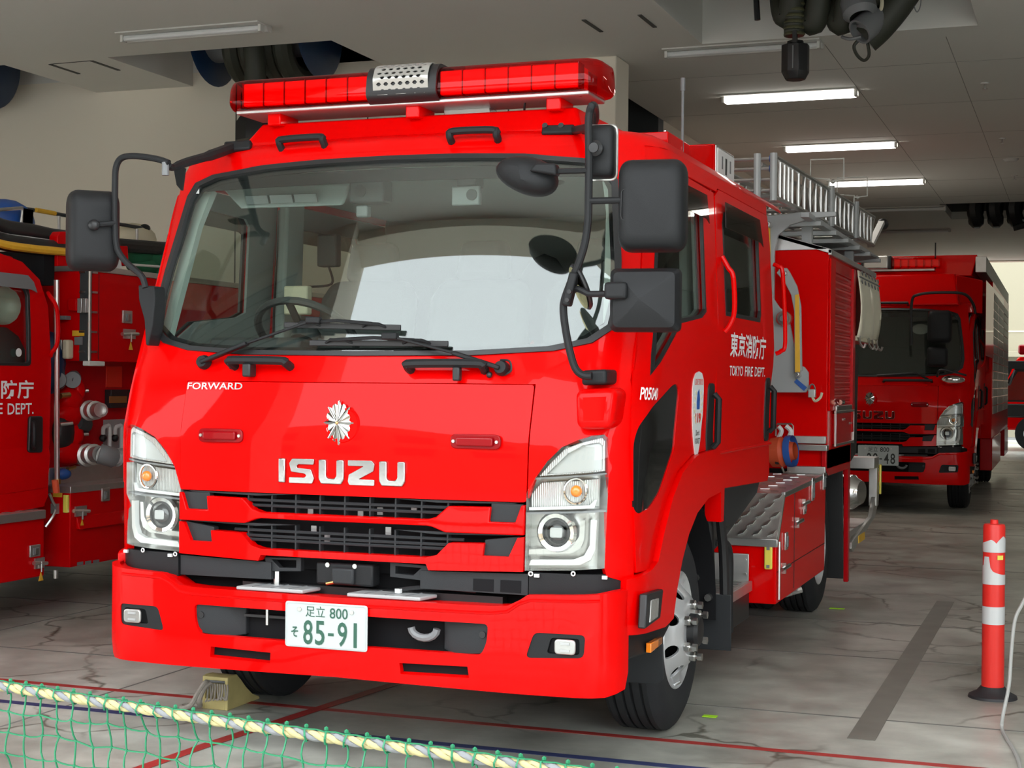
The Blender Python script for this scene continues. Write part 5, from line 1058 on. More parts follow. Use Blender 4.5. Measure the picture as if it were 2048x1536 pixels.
# cab side with rounded rear corner; the nose runs out of the picture
cabo = [(-.15, .55), (2.36, .66), (2.40, .72), (2.42, 1.45), (2.40, 1.82), (2.33, 1.97), (2.18, 2.06), (1.9, 2.11), (.55, 2.13), (.25, 2.02), (-.1, 1.42), (-.15, 1.2)]
def lside(d=0): return lambda a, b: V((XS+d-.05*max(0, b-1.5)**1.3, a, b))
win = rounded([(1.25, 1.47), (2.235, 1.47), (2.235, 1.90), (2.19, 1.94), (1.28, 1.94)], .03)
fwin = rounded([(.15, 1.42), (1.1, 1.47), (1.1, 1.94), (.5, 1.94)], .03)
wa_ = [(.35, .54), (.40, .80), (.6, .95), (.85, .95), (1.05, .80), (1.1, .60)]
cs = panel('cab_side', cabo[:1]+[(.35, .56), (.40, .80), (.6, .95), (.85, .95), (1.05, .80), (1.1, .605)]+cabo[1:], lside(), 'red_plain', T2, [win, fwin], th=.04, step=.12, bevel=.02)
panel('door_glass', win, lside(-.012), 'side_glass', cs, th=.004, step=.2, bevel=0); panel('door_glass', fwin, lside(-.012), 'side_glass', cs, th=.004, step=.2, bevel=0)
panel('window_seal', win, lside(.004), 'black', cs, [scale_loop(win, (1.74, 1.705), .955, .92)], th=.02, step=.15)
panel('wind_visor', spl and [(1.2, 1.99), (2.19, 1.985), (2.24, 1.95), (2.27, 1.89), (2.22, 1.905), (1.2, 1.915)], lside(.03), 'mid_grey', cs, th=.006, step=.1, bevel=.002)
MB().prism([(-3.14, 1.3, 1.13), (-3.14, 2.40, 1.13), (-3.08, 2.40, .96), (-3.08, 1.3, .92)], (-.02, 0, -.2)).build('door_swage', 'red_plain', cs, .01)
cx = MB().prism([(-5.2, p[0], p[1]) for p in cabo], (.04, 0, 0)).build('cab_far_side', 'red_plain', T2)
MB().prism([(-5.15, 2.38, .66), (XS-.03, 2.38, .66), (XS-.03, 2.38, 1.85), (XS-.12, 2.33, 2.04), (-5.1, 2.33, 2.05)], (0, .03, 0)).build('cab_rear', 'red_plain', T2)
MB().prism([(-5.15, .5, 2.10), (-5.15, 2.15, 2.05), (XS-.05, 2.15, 2.04), (XS-.06, .5, 2.09)], (0, 0, .05)).build('cab_roof', 'red_plain', T2, .02)
MB().prism([(-5.2, -.15, .5), (XS-.01, -.15, .5), (XS-.01, -.15, 1.35), (-5.2, -.15, 1.35)], (0, .05, 0)).build('cab_front', 'red_plain', T2, .02); MB().prism([(-5.1, -.1, 1.4), (XS-.05, -.1, 1.4), (XS-.12, .45, 2.08), (-5.1, .45, 2.08)], (0, .02, 0)).build('windscreen', 'dark_glass', T2)
MB().box(-5.1, XS-.05, 0, 2.36, .62, .66).build('cab_floor', 'interior_dark', T2)
# helmet and dark coat seen through the door window
hp = sp(22, 612, -.28); hm = MB().ball(hp, .15, .15, .13, 18, 10).build('helmet', 'helmet', T2)
for k in range(3): MB().box(hp.x+.09, hp.x+.15, hp.y+.05, hp.y+.11, hp.z+.035-.04*k, hp.z+.06-.04*k).build('helmet_mark', 'interior_dark' if k < 2 else 'skin_orange', hm)
MB().ball(hp+V((-.02, .02, -.35)), .20, .28, .24, 14, 8).build('seat_back', 'interior_dark', T2); MB().ball(hp+V((.02, .30, -.33)), .12, .12, .2, 12, 8).build('coat', 'blue_drum', T2)
p = sp(37, 705, .002); MB().cyl(p, p+V((.003, 0, 0)), .024, n=18).build('round_sticker', 'white', T2)
# lettering
def ltext(s_, x0, x1, yb, yt, bold): 
    a, b, c = sp(x0, yb), sp(x1, yb), sp(x1, yt); return text('door_lettering', s_, (XS+.002, a.y, b.z), (0, 1, 0), (0, 0, 1), b.y-a.y, c.z-b.z, 'lettering', T2, .002, bold)
ltext('東京消防庁', -112, 66, 797, 760, .02)
for t_, a, b in (('TOKYO', -112, -52), ('FIRE', -42, 4), ('DEPT.', 14, 66)): ltext(t_, a, b, 828, 806, .012)
hd = MB().prism([(XS+.002, a, b) for a, b in rounded([(sp(52, 868).y, sp(52, 905).z), (sp(80, 868).y, sp(80, 905).z), (sp(80, 868).y, sp(80, 832).z), (sp(54, 868).y, sp(54, 832).z)], .02)], (.02, 0, 0)).build('door_handle', 'black', T2, .006)
MB().tube(smooth_path([sp(66, 845, .02), sp(68, 852, .05), sp(68, 888, .05), sp(66, 895, .02)], 4), .014, 8).build('grip', 'plastic', hd)
MB().tube(smooth_path([sp(96, 586, .0), sp(100, 592, .03), sp(112, 612, .06), sp(116, 640, .06), sp(115, 685, .05), sp(104, 705, .02), sp(102, 712, 0)], 4), .012, 8).build('grab_rail', 'red_plain', T2)
# step locker below the cab
a = sp(90, 1150); sl = MB().prism([(XS+.05, 1.0, .27), (XS+.05, sp(88, 1155, .05).y, .27), (XS+.05, sp(88, 1060, .05).y, .60), (XS+.05, 1.0, .60)], (-.4, 0, 0)).build('step_locker', 'red_plain', T2, .005)
MB().box(XS-.30, XS+.07, 1.0, sp(92, 1040, .07).y, .60, .65).build('step_tread', 'alu', sl, .004)
for k in range(5): MB().box(XS-.1, XS+.03, 1.75+.12*k, 1.79+.12*k, .65, .655).build('tread_bar', 'steel', sl)
def latch(pa, x0, x1, y0, y1, d=.0):
    p, q = sp(x0, y1, d), sp(x1, y0, d); l_ = MB().box(p.x, p.x+.012, p.y, q.y, p.z, q.z).build('latch', 'alu', pa, .003)
    h_ = q.z-p.z; w__ = q.y-p.y; MB().box(p.x+.012, p.x+.018, p.y+w__*.25, q.y-w__*.25, p.z+h_*.15, q.z-h_*.25).build('latch_paddle', 'mid_grey', l_, .002); MB().box(p.x+.018, p.x+.022, p.y+w__*.4, q.y-w__*.4, p.z+h_*.2, q.z-h_*.3).build('latch_slot', 'steel', l_)
def bolt(pa, x0, x1, y, d=.0):
    p, q = sp(x0, y, d), sp(x1, y, d); l_ = MB().cyl((p.x+.012, p.y, p.z), (q.x+.012, q.y, q.z), .012, n=8).build('bolt_catch', 'steel', pa); m = (p+q)/2
    MB().box(p.x, p.x+.012, m.y-(q.y-p.y)*.35, m.y+(q.y-p.y)*.35, m.z-.03, m.z+.03).build('bolt_plate', 'alu', l_); MB().prism([m+V((.016, -.022, -.10)), m+V((.016, .022, -.10)), m+V((.016, 0, -.045))], (.002, 0, 0)).build('bolt_mark', 'yellow', l_); MB().cyl(m+V((.02, 0, -.05)), m+V((.02, 0, .01)), .006, n=6).build('bolt_pin', 'steel', l_)
latch(sl, 57, 78, 1088, 1115, .05); bolt(sl, 64, 90, 1126, .05)
# rear body: box over the pump bay
YB1 = sp(178, 542).y; ztop = 2.05; zmid = sp(178, 722).z
bo = MB().box(XS-2.0, XS, YB1, YB1+3.2, zmid, ztop).build('body', 'red_plain', T2, .004)
MB().box(XS-2.0, XS+.01, YB1-.01, YB1+3.2, ztop, ztop+.035).build('roof_trim', 'alu', bo, .003)
MB().box(XS-.002, XS+.008, YB1, YB1+.02, zmid, ztop).build('corner_strip', 'black', bo); MB().cyl((XS+.01, YB1-.004, zmid), (XS+.01, YB1-.004, ztop), .010, n=8).build('hinge_rod', 'steel', bo)
MB().box(XS-.06, XS, YB1-.006, YB1, zmid, ztop).build('corner_strip', 'interior_dark', bo)
for k in range(5): MB().box(XS+.004, XS+.014, YB1+.02, YB1+.07, zmid+.05+.12*k, zmid+.062+.12*k).build('hinge_leaf', 'steel', bo); MB().box(XS-.06, XS-.02, YB1-.012, YB1-.004, zmid+.05+.12*k, zmid+.062+.12*k).build('hinge_leaf', 'steel', bo)
MB().bar((XS+.001, YB1+.10, zmid+.01), (XS+.001, YB1+.10, ztop-.01), .003, .003).build('door_gap', 'black', bo)
latch(bo, 243, 262, 622, 646); bolt(bo, 241, 273, 668)
MB().box(XS-.02, XS+.03, YB1-.03, YB1+.13, zmid-.03, zmid+.0).build('drip_lip', 'lamp_body', bo, .006)
# fittings on the front of the box
def fr(x, y, d=0): return Fp(x, y, YB1-.006-d)
def fbox(name, x0, x1, y0, y1, mat, th=.02, bev=.003, par=bo):
    a, b = fr(x0, y1), fr(x1, y0); return MB().box(a.x, b.x, YB1-.006-th, YB1-.004, a.z, b.z).build(name, mat, par, bev)
fbox('catch', 158, 167, 597, 626, 'lamp_silver'); fbox('catch', 169, 177, 597, 626, 'lamp_silver', .025); fbox('catch_plate', 142, 158, 598, 622, 'red_plain', .03); fbox('label_plate', 145, 169, 661, 672, 'yellow', .003, 0); fbox('clear_bracket', 120, 133, 680, 716, 'lamp_silver', .05); fbox('tube_holder', 135, 148, 680, 718, 'beige', .06, .012); fbox('cover_strip', 150, 166, 674, 690, 'mid_grey', .01); fbox('bracket', 119, 142, 632, 640, 'mid_grey', .05)
# pump bay, set back under the box
XP = XS-.22
MB().box(XP-.05, XP, YB1-.1, YB1+1.6, .78, zmid).build('pump_panel', 'red_satin', T2); MB().box(XP, XS, YB1+1.02, YB1+1.06, .78, zmid).build('bay_cheek', 'red_plain', T2)
MB().box(XS-.9, XP-.05, YB1-.02, YB1+.02, .4, zmid).build('bay_front', 'interior_dark', T2); MB().box(XS-.02, XS, YB1+1.04, YB1+3.2, .3, zmid).build('lower_side', 'red_plain', T2)
pb = MB().cyl(sp(114, 985, .02), sp(113, 560, .02), .016, n=10).build('stand_pipe', 'steel', T2); MB().cyl(sp(114, 968, .02), sp(114, 958, .02), .022, n=10).build('pipe_ring', 'brass', pb); MB().cyl(sp(113, 985, .02), sp(110, 960, .02), .02, n=10).build('pipe_foot', 'skin_orange', pb)
def pp(x, y, d=0): return Sp(x, y, XP+d)
def outlet(x0, y0, x1, y1, r, name):
    a, b = pp(x0, y0, .02), Sp(x1, y1, XS+.06); d = b-a; ax = d.normalized(); L = d.length
    return MB().lathe([(0, 0), (r*.9, 0), (r*.9, L*.3), (r*1.15, L*.32), (r*1.15, L*.42), (r*.9, L*.45), (r*.9, L*.6), (r*1.05, L*.62), (r*1.05, L*.72), (r*.8, L*.75), (r*.8, L), (r*.6, L), (r*.6, L*.9), (0, L*.9)], a, ax, 20).build(name, 'alu', T2, ang=30)
o1 = outlet(165, 822, 202, 820, .055, 'outlet'); o2 = outlet(160, 912, 200, 908, .062, 'outlet')
for x, y, rx in ((140, 800, .10), (140, 830, .13), (138, 905, .13), (150, 780, .05), (145, 870, .07)): MB().ball(pp(x, y, .02), .07, rx, .08, 14, 8).build('pump_casting', 'red_plain', T2)
hz = MB().tube(smooth_path([Sp(200, 908, XS+.08), Sp(228, 915, XS+.12), Sp(250, 905, XS+.12), Sp(272, 880, XS+.08), Sp(283, 852, XS), Sp(288, 838, XS-.05)], 6), .045, 12).build('hose', 'white', T2, label='pale hose curling from the lower outlet')
MB().tube(smooth_path([Sp(198, 907, XS+.07), Sp(212, 911, XS+.1), Sp(226, 915, XS+.115)], 4), .062, 12).build('hose_coupling', 'mid_grey', hz); MB().tube(smooth_path([Sp(232, 916, XS+.125), Sp(242, 913, XS+.125)], 3), .055, 12).build('hose_collar', 'lamp_grey', hz)
for x in (148, 118): g_ = MB().lathe([(0, .03), (.05, .03), (.058, .02), (.058, 0)], pp(x-3, 760, .02), (1, 0, 0), 22).build('gauge', 'mid_grey', T2); MB().cyl(pp(x-3, 760, .052), pp(x-3, 760, .054), .05, n=20).build('dial', 'mid_grey', g_); MB().bar(pp(x-3, 762, .056), pp(x-1, 752, .056), .003, .003).build('needle', 'black', g_)
def pbox(name, x0, x1, y0, y1, mat, th=.02, par=T2, lab=None):
    a, b = pp(x0, y1), pp(x1, y0); return MB().box(XP, XP+th, a.y, b.y, a.z, b.z).build(name, mat, par, .003, label=lab)
pbox('clear_plate', 211, 243, 733, 775, 'red_orange', .006); pc = pbox('control_box', 209, 248, 779, 816, 'black', .05); a = pp(218, 806, .05); MB().box(a.x, a.x+.003, a.y, pp(240, 806).y, a.z, pp(240, 792).z).build('name_plate', 'brass', pc)
hk = pbox('hook_plate', 205, 254, 838, 936, 'silver_paint', .006)
for x in (214, 238): MB().tube(smooth_path([pp(x-8, 868, .05), pp(x-7, 856, .06), pp(x, 852, .06), pp(x+5, 856, .06), pp(x+5, 905, .05), pp(x+5, 915, .02)], 4), .013, 8).build('hook', 'white', hk); MB().ball(pp(x-8, 876, .05), .025, n=8, m=6).build('hook_knob', 'black', hk)
for x0, y0, x1, y1 in ((158, 783, 177, 781), (157, 869, 177, 868), (120, 849, 145, 846)): MB().cyl(pp(x0, y0, .05), pp(x1, y1, .09), .012, n=8).build('valve_rod', 'steel', T2)
MB().cyl(pp(120, 792, .06), pp(138, 790, .06), .018, n=10).build('brass_valve', 'brass', T2); MB().ball(pp(125, 948, .05), .05, .06, .035, 12, 8).build('blue_valve', 'blue', T2); MB().cyl(pp(135, 938, .08), pp(150, 934, .08), .012, n=8).build('drain_valve', 'brass', T2); MB().cyl(pp(152, 845, .05), pp(172, 850, .05), .05, n=16).build('dark_outlet', 'interior_dark', T2); MB().ball(pp(126, 865, .02), .06, .09, .12, 12, 8).build('dark_pump', 'black', T2)
# deck and side locker
YK = sp(141, 1000).y; zd = sp(141, 973).z; zbk = sp(141, 1135).z
lk2 = MB().box(XS-.5, XS, YK, YB1+1.06, zbk, zd-.03).build('side_locker', 'red_plain', T2, .006); MB().prism([(XS+.008, YK-.01, zd-.04), (XS-.55, YK-.01, zd-.04), (XS-.55, YK-.01, zd), (XS+.008, YK-.01, zd)], (0, YB1+1.07-YK, 0)).build('deck_plate', 'alu', lk2, .003)
MB().box(XP, XP+.02, YB1-.1, YB1+1.04, zd, zd+.10).build('deck_upstand', 'alu', lk2, .003); MB().prism([(XS+.001, YK+.06, zbk+.30), (XS+.001, YB1+1.0, zbk+.30), (XS+.025, YB1+1.0, zbk+.22), (XS+.025, YK+.06, zbk+.22)], (-.03, 0, 0)).build('door_swage', 'red_plain', lk2, .006)
latch(lk2, 201, 217, 975, 1003); bolt(lk2, 144, 175, 1022)
for k in range(3): p = sp(160+16*k, 1127-2*k, .003); MB().box(p.x, p.x+.002, p.y-.03, p.y+.03, p.z-.01, p.z+.01).build('label_plate', 'mid_grey', lk2)
def kb(name, x0, x1, y0, y1, mat, th): a, b = Fp(x0, y1, YK-.012), Fp(x1, y0, YK-.012); return MB().box(a.x, b.x, YK-.004-th, YK-.002, a.z, b.z).build(name, mat, lk2, .003)
kb('label_plate', 104, 123, 976, 994, 'yellow', .003); kb('reflector', 128, 137, 990, 1025, 'yellow_reflector', .02)
MB().tube(smooth_path([Fp(99, 988, YK-.1), Fp(105, 1003, YK-.06), Fp(111, 1015, YK-.03), Fp(106, 1032, YK-.06), Fp(91, 1054, YK-.1)], 5), .009, 6).build('clear_hose', 'lamp_silver', lk2); p = Fp(111, 1017, YK-.02); MB().box(p.x-.02, p.x+.02, p.y-.02, p.y+.01, p.z-.03, p.z+.03).build('hose_clip', 'lamp_silver', lk2); p = Fp(112, 1140, YK+.06); MB().cyl(p, p+V((0, 0, -.05)), .015, n=8).build('drain_cock', 'steel', lk2)
MB().box(XS-1.6, XS-.3, .2, YB1+3, .35, .8).build('chassis', 'black_matte', T2)
for y in (.72, YB1+1.9): wheel(T2, XS-.12, y, dual=y > 2, concave=y > 2); wheel(T2, XS-1.95, y, s=-1)
# roof load: suction hose, poles, frame, sheets
def rl(pts, d): return smooth_path([Sp(x, y, XS+d) for x, y in pts], 6)
h1 = MB().tube(rl([(-160, 400), (-60, 430), (0, 458), (60, 468), (110, 478), (160, 482)], -.25), .062, 12).build('suction_hose', 'black', T2, label='black suction hose with pale stripes')
h2 = MB().tube(rl([(-160, 420), (-60, 458), (0, 482), (60, 492), (110, 497), (160, 498)], -.12), .05, 12).build('suction_hose', 'black', T2)
MB().tube(rl([(-60, 434), (0, 466), (60, 476), (112, 483)], -.17), .009, 6).build('hose_stripe', 'white', h1); MB().tube(rl([(-60, 464), (0, 487), (60, 497), (112, 502), (146, 505)], -.062), .024, 8).build('hose_stripe', 'yellow', h2)
MB().prism(spl([(115, 532), (137, 532), (137, 470), (133, 463), (121, 463), (115, 472)], -.08), (-.06, 0, 0)).build('hose_post', 'red_plain', T2, .006); MB().box(XS-1.9, XS-.1, YB1-.3, YB1-.2, ztop-.1, ztop+.1).build('hose_cradle', 'black_matte', T2)
MB().tube([Sp(x, y, XS-.9) for x, y in ((-80, 403), (60, 419), (150, 434), (285, 456))], .013, 8).build('pike_pole', 'interior_dark', T2); MB().tube([Sp(72, 420, XS-.88), Sp(110, 427, XS-.88)], .016, 8).build('pole_band', 'yellow', T2); p = Sp(290, 456, XS-.9); MB().ball(p, .035, .05, .03, 10, 6).build('pole_tip', 'black', T2)
fm = MB().tube([Sp(x, y, XS-.6) for x, y in ((-20, 421), (44, 416), (42, 450))], .012, 6).build('roof_frame', 'steel', T2); MB().prism([Sp(x, y, XS-.6) for x, y in ((46, 416), (61, 419), (59, 455), (40, 452))], (0, .03, 0)).build('frame_web', 'mid_grey', fm)
for x in (118, 274): MB().cyl(Sp(x, 432 if x < 200 else 458, XS-.7), Sp(x, 466 if x < 200 else 486, XS-.7), .010, n=8).build('frame_post', 'alu', fm)
MB().prism([Sp(x, y, XS-.7) for x, y in ((141, 438), (150, 438), (150, 470), (138, 470))], (0, .03, 0)).build('warning_post', 'skin_orange', T2, .004)
MB().ball(Sp(10, 442, XS-.8), .16, .22, .14, 14, 8).build('blue_drum', 'blue', T2); MB().tube([Sp(180, 486, XS-.3), Sp(340, 498, XS-.3)], .045, 10).build('suction_hose', 'black', T2); MB().ball(Sp(265, 478, XS-1.0), .16, .22, .12, 12, 8).build('canvas_bag', 'beige', T2)
for x, y, r in ((275, 512, .10), (300, 518, .12), (285, 530, .10), (315, 540, .10)): MB().ball(Sp(x, y, XS-.4), r, r*1.5, r*.7, 12, 8).build('green_sheet', 'green_cloth', T2)
MB().prism(spl([(232, 530), (258, 532), (256, 492), (236, 492)], -.2), (-.05, 0, 0)).build('hose_post', 'red_plain', T2, .006); q = MB().prism(spl([(214, 535), (244, 537), (240, 502), (215, 500)], -.05), (-.01, 0, 0)).build('bay_number_plate', 'white', T2); a, b = sp(222, 526, -.048), sp(231, 508, -.048); text('plate_digit', '2', (a.x, a.y, a.z), (0, 1, 0), (0, 0, 1), b.y-a.y, b.z-a.z, 'plate_black', q, .003, .02)
MB().tube([Sp(260, 529, XS-.05), Sp(330, 534, XS-.05)], .008, 6).build('roof_rail', 'lamp_body', T2)
rebase(T2, (-4.15, 1.6, 0))
# ================================================================== the engine parked behind, in the same lane
T3 = thing('fire_engine', 'red fire engine with number plate 28-48 parked behind the front engine', 'fire engine')
make_cab(T3, near=False)
number_plate(T3, (.085, .632), .44, .22, '2848', 'plate_black', -.085)
wheel(T3, .985, FA, s=1); wheel(T3, -.985, FA, s=-1); wheel(T3, 1.0, 6.2, dual=True, concave=True); wheel(T3, -1.0, 6.2, dual=True, concave=True, s=-1)
MB().box(-.7, .7, .35, 7.5, .45, .9).build('chassis', 'black_matte', T3)
for s in (1, -1): MB().box(s*.84-.16, s*.84+.16, .18, 1.9, .45, .95).build('arch_liner', 'black_matte', T3)
fa = MB(); f0 = [(-.90, .34, 2.30), (.90, .34, 2.30), (.84, .46, 2.66), (-.84, .46, 2.66)]; f1 = [(-1.02, 2.6, 2.28), (1.02, 2.6, 2.28), (1.0, 2.6, 2.70), (-1.0, 2.6, 2.70)]
fa.add(f0+f1, [(0, 1, 2, 3), (4, 7, 6, 5), (0, 4, 5, 1), (3, 2, 6, 7), (0, 3, 7, 4), (1, 5, 6, 2)]); fr3 = fa.build('cab_fairing', 'red', T3, .02, 3)
MB().prism([(.86, .44, 2.26), (1.13, .75, 2.22), (1.13, .75, 2.60), (.86, .42, 2.64)], (-.1, .5, 0)).build('fairing_wing', 'red', fr3, .01)
bb = MB().box(-1.16, 1.16, 2.65, 8.6, .75, 2.72).build('body', 'red', T3, .01); MB().prism([(-1.0, .9, 2.66), (1.0, .9, 2.66), (1.06, .9, 2.90), (-1.0, .9, 2.90)], (0, 7.6, 0)).build('upper_body', 'red', bb, .01)
MB().box(-.98, .98, .95, 8.45, 2.90, 2.906).build('added_roof_deck', 'alu', bb); MB().box(1.04, 1.16, .9, 8.5, 2.70, 2.88).build('side_rail', 'alu', bb, .004); MB().prism([(1.161, .80, 1.75), (1.161, 6.3, 1.75), (1.161, 6.3, 2.68), (1.161, .80, 2.60)], (.004, 0, 0)).build('side_shutter', 'red_satin', bb)  # roof deck: unseen grey plate added to cut red bounce onto the ceiling
for y0_, y1_ in ((2.9, 4.2), (4.4, 6.2), (6.4, 8.3)):
    for k in range(14): MB().box(1.16, 1.168, y0_, y1_, 1.05+k*.11, 1.15+k*.11).build('shutter_slat', 'alu', bb, .003)
MB().box(1.02, 1.17, 2.7, 5.4, .35, .75).build('side_locker', 'red_satin', bb, .01); MB().box(1.02, 1.17, 7.0, 8.5, .35, .75).build('side_locker', 'red_satin', bb, .01)
lb3 = MB().box(-.80, .62, .50, .72, 2.70, 2.72).build('light_bar', 'alu', T3)
for x0_, x1_ in ((-.80, -.17), (.13, .70)):
    cvv = MB().box(x0_, x1_, .46, .76, 2.72, 2.85).build('lens_cover', 'red_cover', lb3, .03, 4)
    for k in range(6): x = x0_+.05+(x1_-x0_-.06)*k/6; MB().box(x, x+.06, .50, .66, 2.735, 2.83).build('light_module', 'light_module', cvv, .004)
sk3 = MB().box(-.16, .12, .44, .76, 2.72, 2.875).build('speaker', 'lamp_silver', lb3, .02, 3); MB().box(-.19, -.15, .45, .75, 2.72, 2.87).build('speaker_cheek', 'black', lb3, .01); MB().box(.11, .15, .45, .75, 2.72, 2.87).build('speaker_cheek', 'black', lb3, .01)
an3 = MB().cyl((.62, .6, 2.72), (.62, .6, 3.02), .008, n=6).build('antenna', 'black', T3)
ms3 = MB().tube(smooth_path([(.42, .02, 1.85), (.42, -.02, 2.30), (.50, -.04, 2.40), (.80, -.02, 2.42), (.98, .05, 2.40), (1.06, .16, 2.30), (1.08, .22, 2.2)], 5), .016, 8).build('mirror_stay', 'black', T3)
shell('mirror_housing', (.72, .0, 2.05), .26, .12, .36, .1, T3); shell('mirror_housing', (.70, .0, 1.72), .22, .10, .22, .1, T3); MB().tube(smooth_path([(.7, -.02, 1.5), (.75, -.05, 1.58), (1.0, .05, 1.52)], 5), .012, 8).build('mirror_stay', 'black', T3)
MB().ball((.86, .04, 1.47), .13, .06, .05, 12, 8).build('under_view_mirror', 'chrome', T3)
for u0, u1, z in ((.0, .35, 2.30), (.12, .62, 1.44)): MB().tube([cabp(u0, z, .01), cabp(u0, z, .05), cabp(u1, z, .05), cabp(u1, z, .01)], .016, 6).build('grab_handle', 'black', T3)
MB().tube([cabp(.05, 1.50, .03), cabp(.45, 1.53, .03), cabp(.58, 1.46, .03)], .012, 6).build('wiper', 'black', T3)
wt = MB().ball((.45, .8, 2.05), .1, .03, .06, 12, 8).build('paper_fan', 'white', T3)
T3.location = (.34, 12.35, 0); T3.rotation_euler = (0, 0, math.radians(.6))
# ================================================================== vehicle and kiosk beyond the rear opening
T4 = thing('fire_van', 'small red fire vehicle with black framed windscreen outside the rear opening', 'van')
vx, vy = .60, 30.2
b4 = MB().prism([(0, 0, .45), (0, 0, 1.02), (.10, .12, 1.10), (.55, .45, 1.95), (.60, .6, 2.05), (2.6, .6, 2.05), (2.6, 0, .45)], (0, 1.7, 0)).build('body', 'red', T4, .05, 3)
MB().box(-.06, 2.6, -.06, .02, .72, 1.02).build('bumper', 'black', T4, .03); MB().prism([(.10, -.02, 1.06), (.16, -.02, 1.10), (.60, -.02, 1.86), (2.5, -.02, 1.86), (2.5, -.02, 1.06)], (0, .05, 0)).build('window_frame', 'black', T4, .01); MB().prism([(.24, -.04, 1.10), (.62, -.04, 1.72), (2.4, -.04, 1.72), (2.4, -.04, 1.10)], (0, .03, 0)).build('window_glass', 'chrome', T4)
MB().prism([(.05, -.03, 1.02), (.30, -.10, 1.86), (.36, -.1, 1.95), (2.5, -.1, 1.95), (2.5, -.03, 1.80), (.5, -.05, 1.78), (.2, -.03, 1.06)], (0, .08, 0)).build('hood', 'dark_grey', T4, .01)
l4 = MB().box(.6, 2.4, .4, .8, 2.10, 2.32).build('light_bar', 'red_lens', T4, .06, 4); MB().box(.9, 2.2, .5, .7, 2.04, 2.12).build('bar_foot', 'mid_grey', l4)
for x in (.95, 2.2): w_ = MB().lathe([(.2, 0), (.36, 0), (.38, .04), (.38, .2), (.2, .2)], (x, .1, .38), (0, -1, 0), 28).build('wheel', 'rubber', T4); MB().lathe([(0, .16), (.16, .16), (.21, .20), (.21, .1)], (x, .1, .38), (0, -1, 0), 24).build('rim', 'alu_rim', w_)
MB().tube(smooth_path([(.55, -.08, 1.75), (.5, -.15, 1.6), (.46, -.12, 1.45), (.40, -.1, 1.44)], 4), .02, 6).build('mirror_stay', 'black', T4)
T4.location = (vx, vy, 0)
# ================================================================== barrier post
B1 = thing('bollard', 'orange-red flexible bollard with torn white reflective bands on a black base', 'bollard', (2.154, 2.237, 0))
MB().lathe([(0, .0), (.108, .0), (.105, .012), (.07, .03), (.052, .052), (0, .055)], (0, 0, 0), (0, 0, 1), 36).build('base', 'bollard_black', B1, ang=30)
MB().lathe([(.0495, .05), (.0485, .45), (.048, .775), (.044, .785), (.018, .787), (.017, .805), (0, .806)], (0, 0, 0), (0, 0, 1), 36).build('post', 'bollard_red', B1, ang=40)
def bandsheet(z0f, z1f, name='reflective_band'):
    mb = MB(); N = 48; vs = []
    for i in range(N): a = 2*PI*i/N; r = .0502; vs += [(r*math.cos(a), r*math.sin(a), z0f(a)), (r*math.cos(a), r*math.sin(a), z1f(a))]
    mb.add(vs, [(2*i, 2*((i+1) % N), 2*((i+1) % N)+1, 2*i+1) for i in range(N)]); return mb.build(name, 'lamp_white', B1, ang=60)
def az(a): # angle measured from the side that faces the camera, positive to picture right
    d = a-math.atan2(CAM.y-2.237, CAM.x-2.154); return math.atan2(math.sin(d), math.cos(d))
def tear1(a): return itp(math.sin(az(a)), [(-1, .70), (-.6, .71), (-.25, .718), (.0, .712), (.2, .70), (.35, .712), (.8, .735), (1, .72)])
def tear2(a): return itp(math.sin(az(a)), [(-1, .60), (-.85, .60), (-.84, .64), (-.40, .64), (-.39, .60), (-.1, .575), (.4, .565), (.8, .56), (1, .56)])
bandsheet(lambda a: .66, tear1); bandsheet(lambda a: .515, tear2); bandsheet(lambda a: .335, lambda a: .415)
a = math.atan2(CAM.y-2.237, CAM.x-2.154)+.55; MB().obox((.051*math.cos(a), .051*math.sin(a), .638), (-math.sin(a), math.cos(a), 0), (math.cos(a), math.sin(a), 0), (0, 0, 1), .028, .002, .02).build('sticker', 'yellow_reflector', B1)
# loose cable from the ceiling down to the floor at the right edge
cp = [V((2.75, 1.9, CZ-.004)), Fp(2110, 1000, 1.75), Fp(2072, 1150, 1.72), Fp(2046, 1205, 1.70), Fp(2030, 1240, 1.68), Fp(2023, 1300, 1.65), Fp(2018, 1370, 1.60), Fp(2006, 1430, 1.55), Gp(2004, 1457, .012), Gp(2014, 1478, .008), Gp(2030, 1505, .008), Gp(2042, 1540, .008), Gp(2060, 1640, .008)]
tag(MB().tube(smooth_path(cp, 6), .0075, 8).build('cable', 'cable'), 'grey power cable hanging down and lying on the floor beside the bollard', 'cable')
for x, y, s_, lab in ((1420, 1434, .06, 'fluorescent green tape piece on the floor near the front wheel'), (1674, 1218, .09, 'fluorescent green tape scrap on the floor by the rear wheel')):
    p = Gp(x, y); tag(MB().obox((p.x, p.y, .0035), (1, .05, 0), (0, 1, 0), (0, 0, 1), s_, .04, .002).build('floor_tape', 'tape_green'), lab, 'tape', 'green tape scraps')
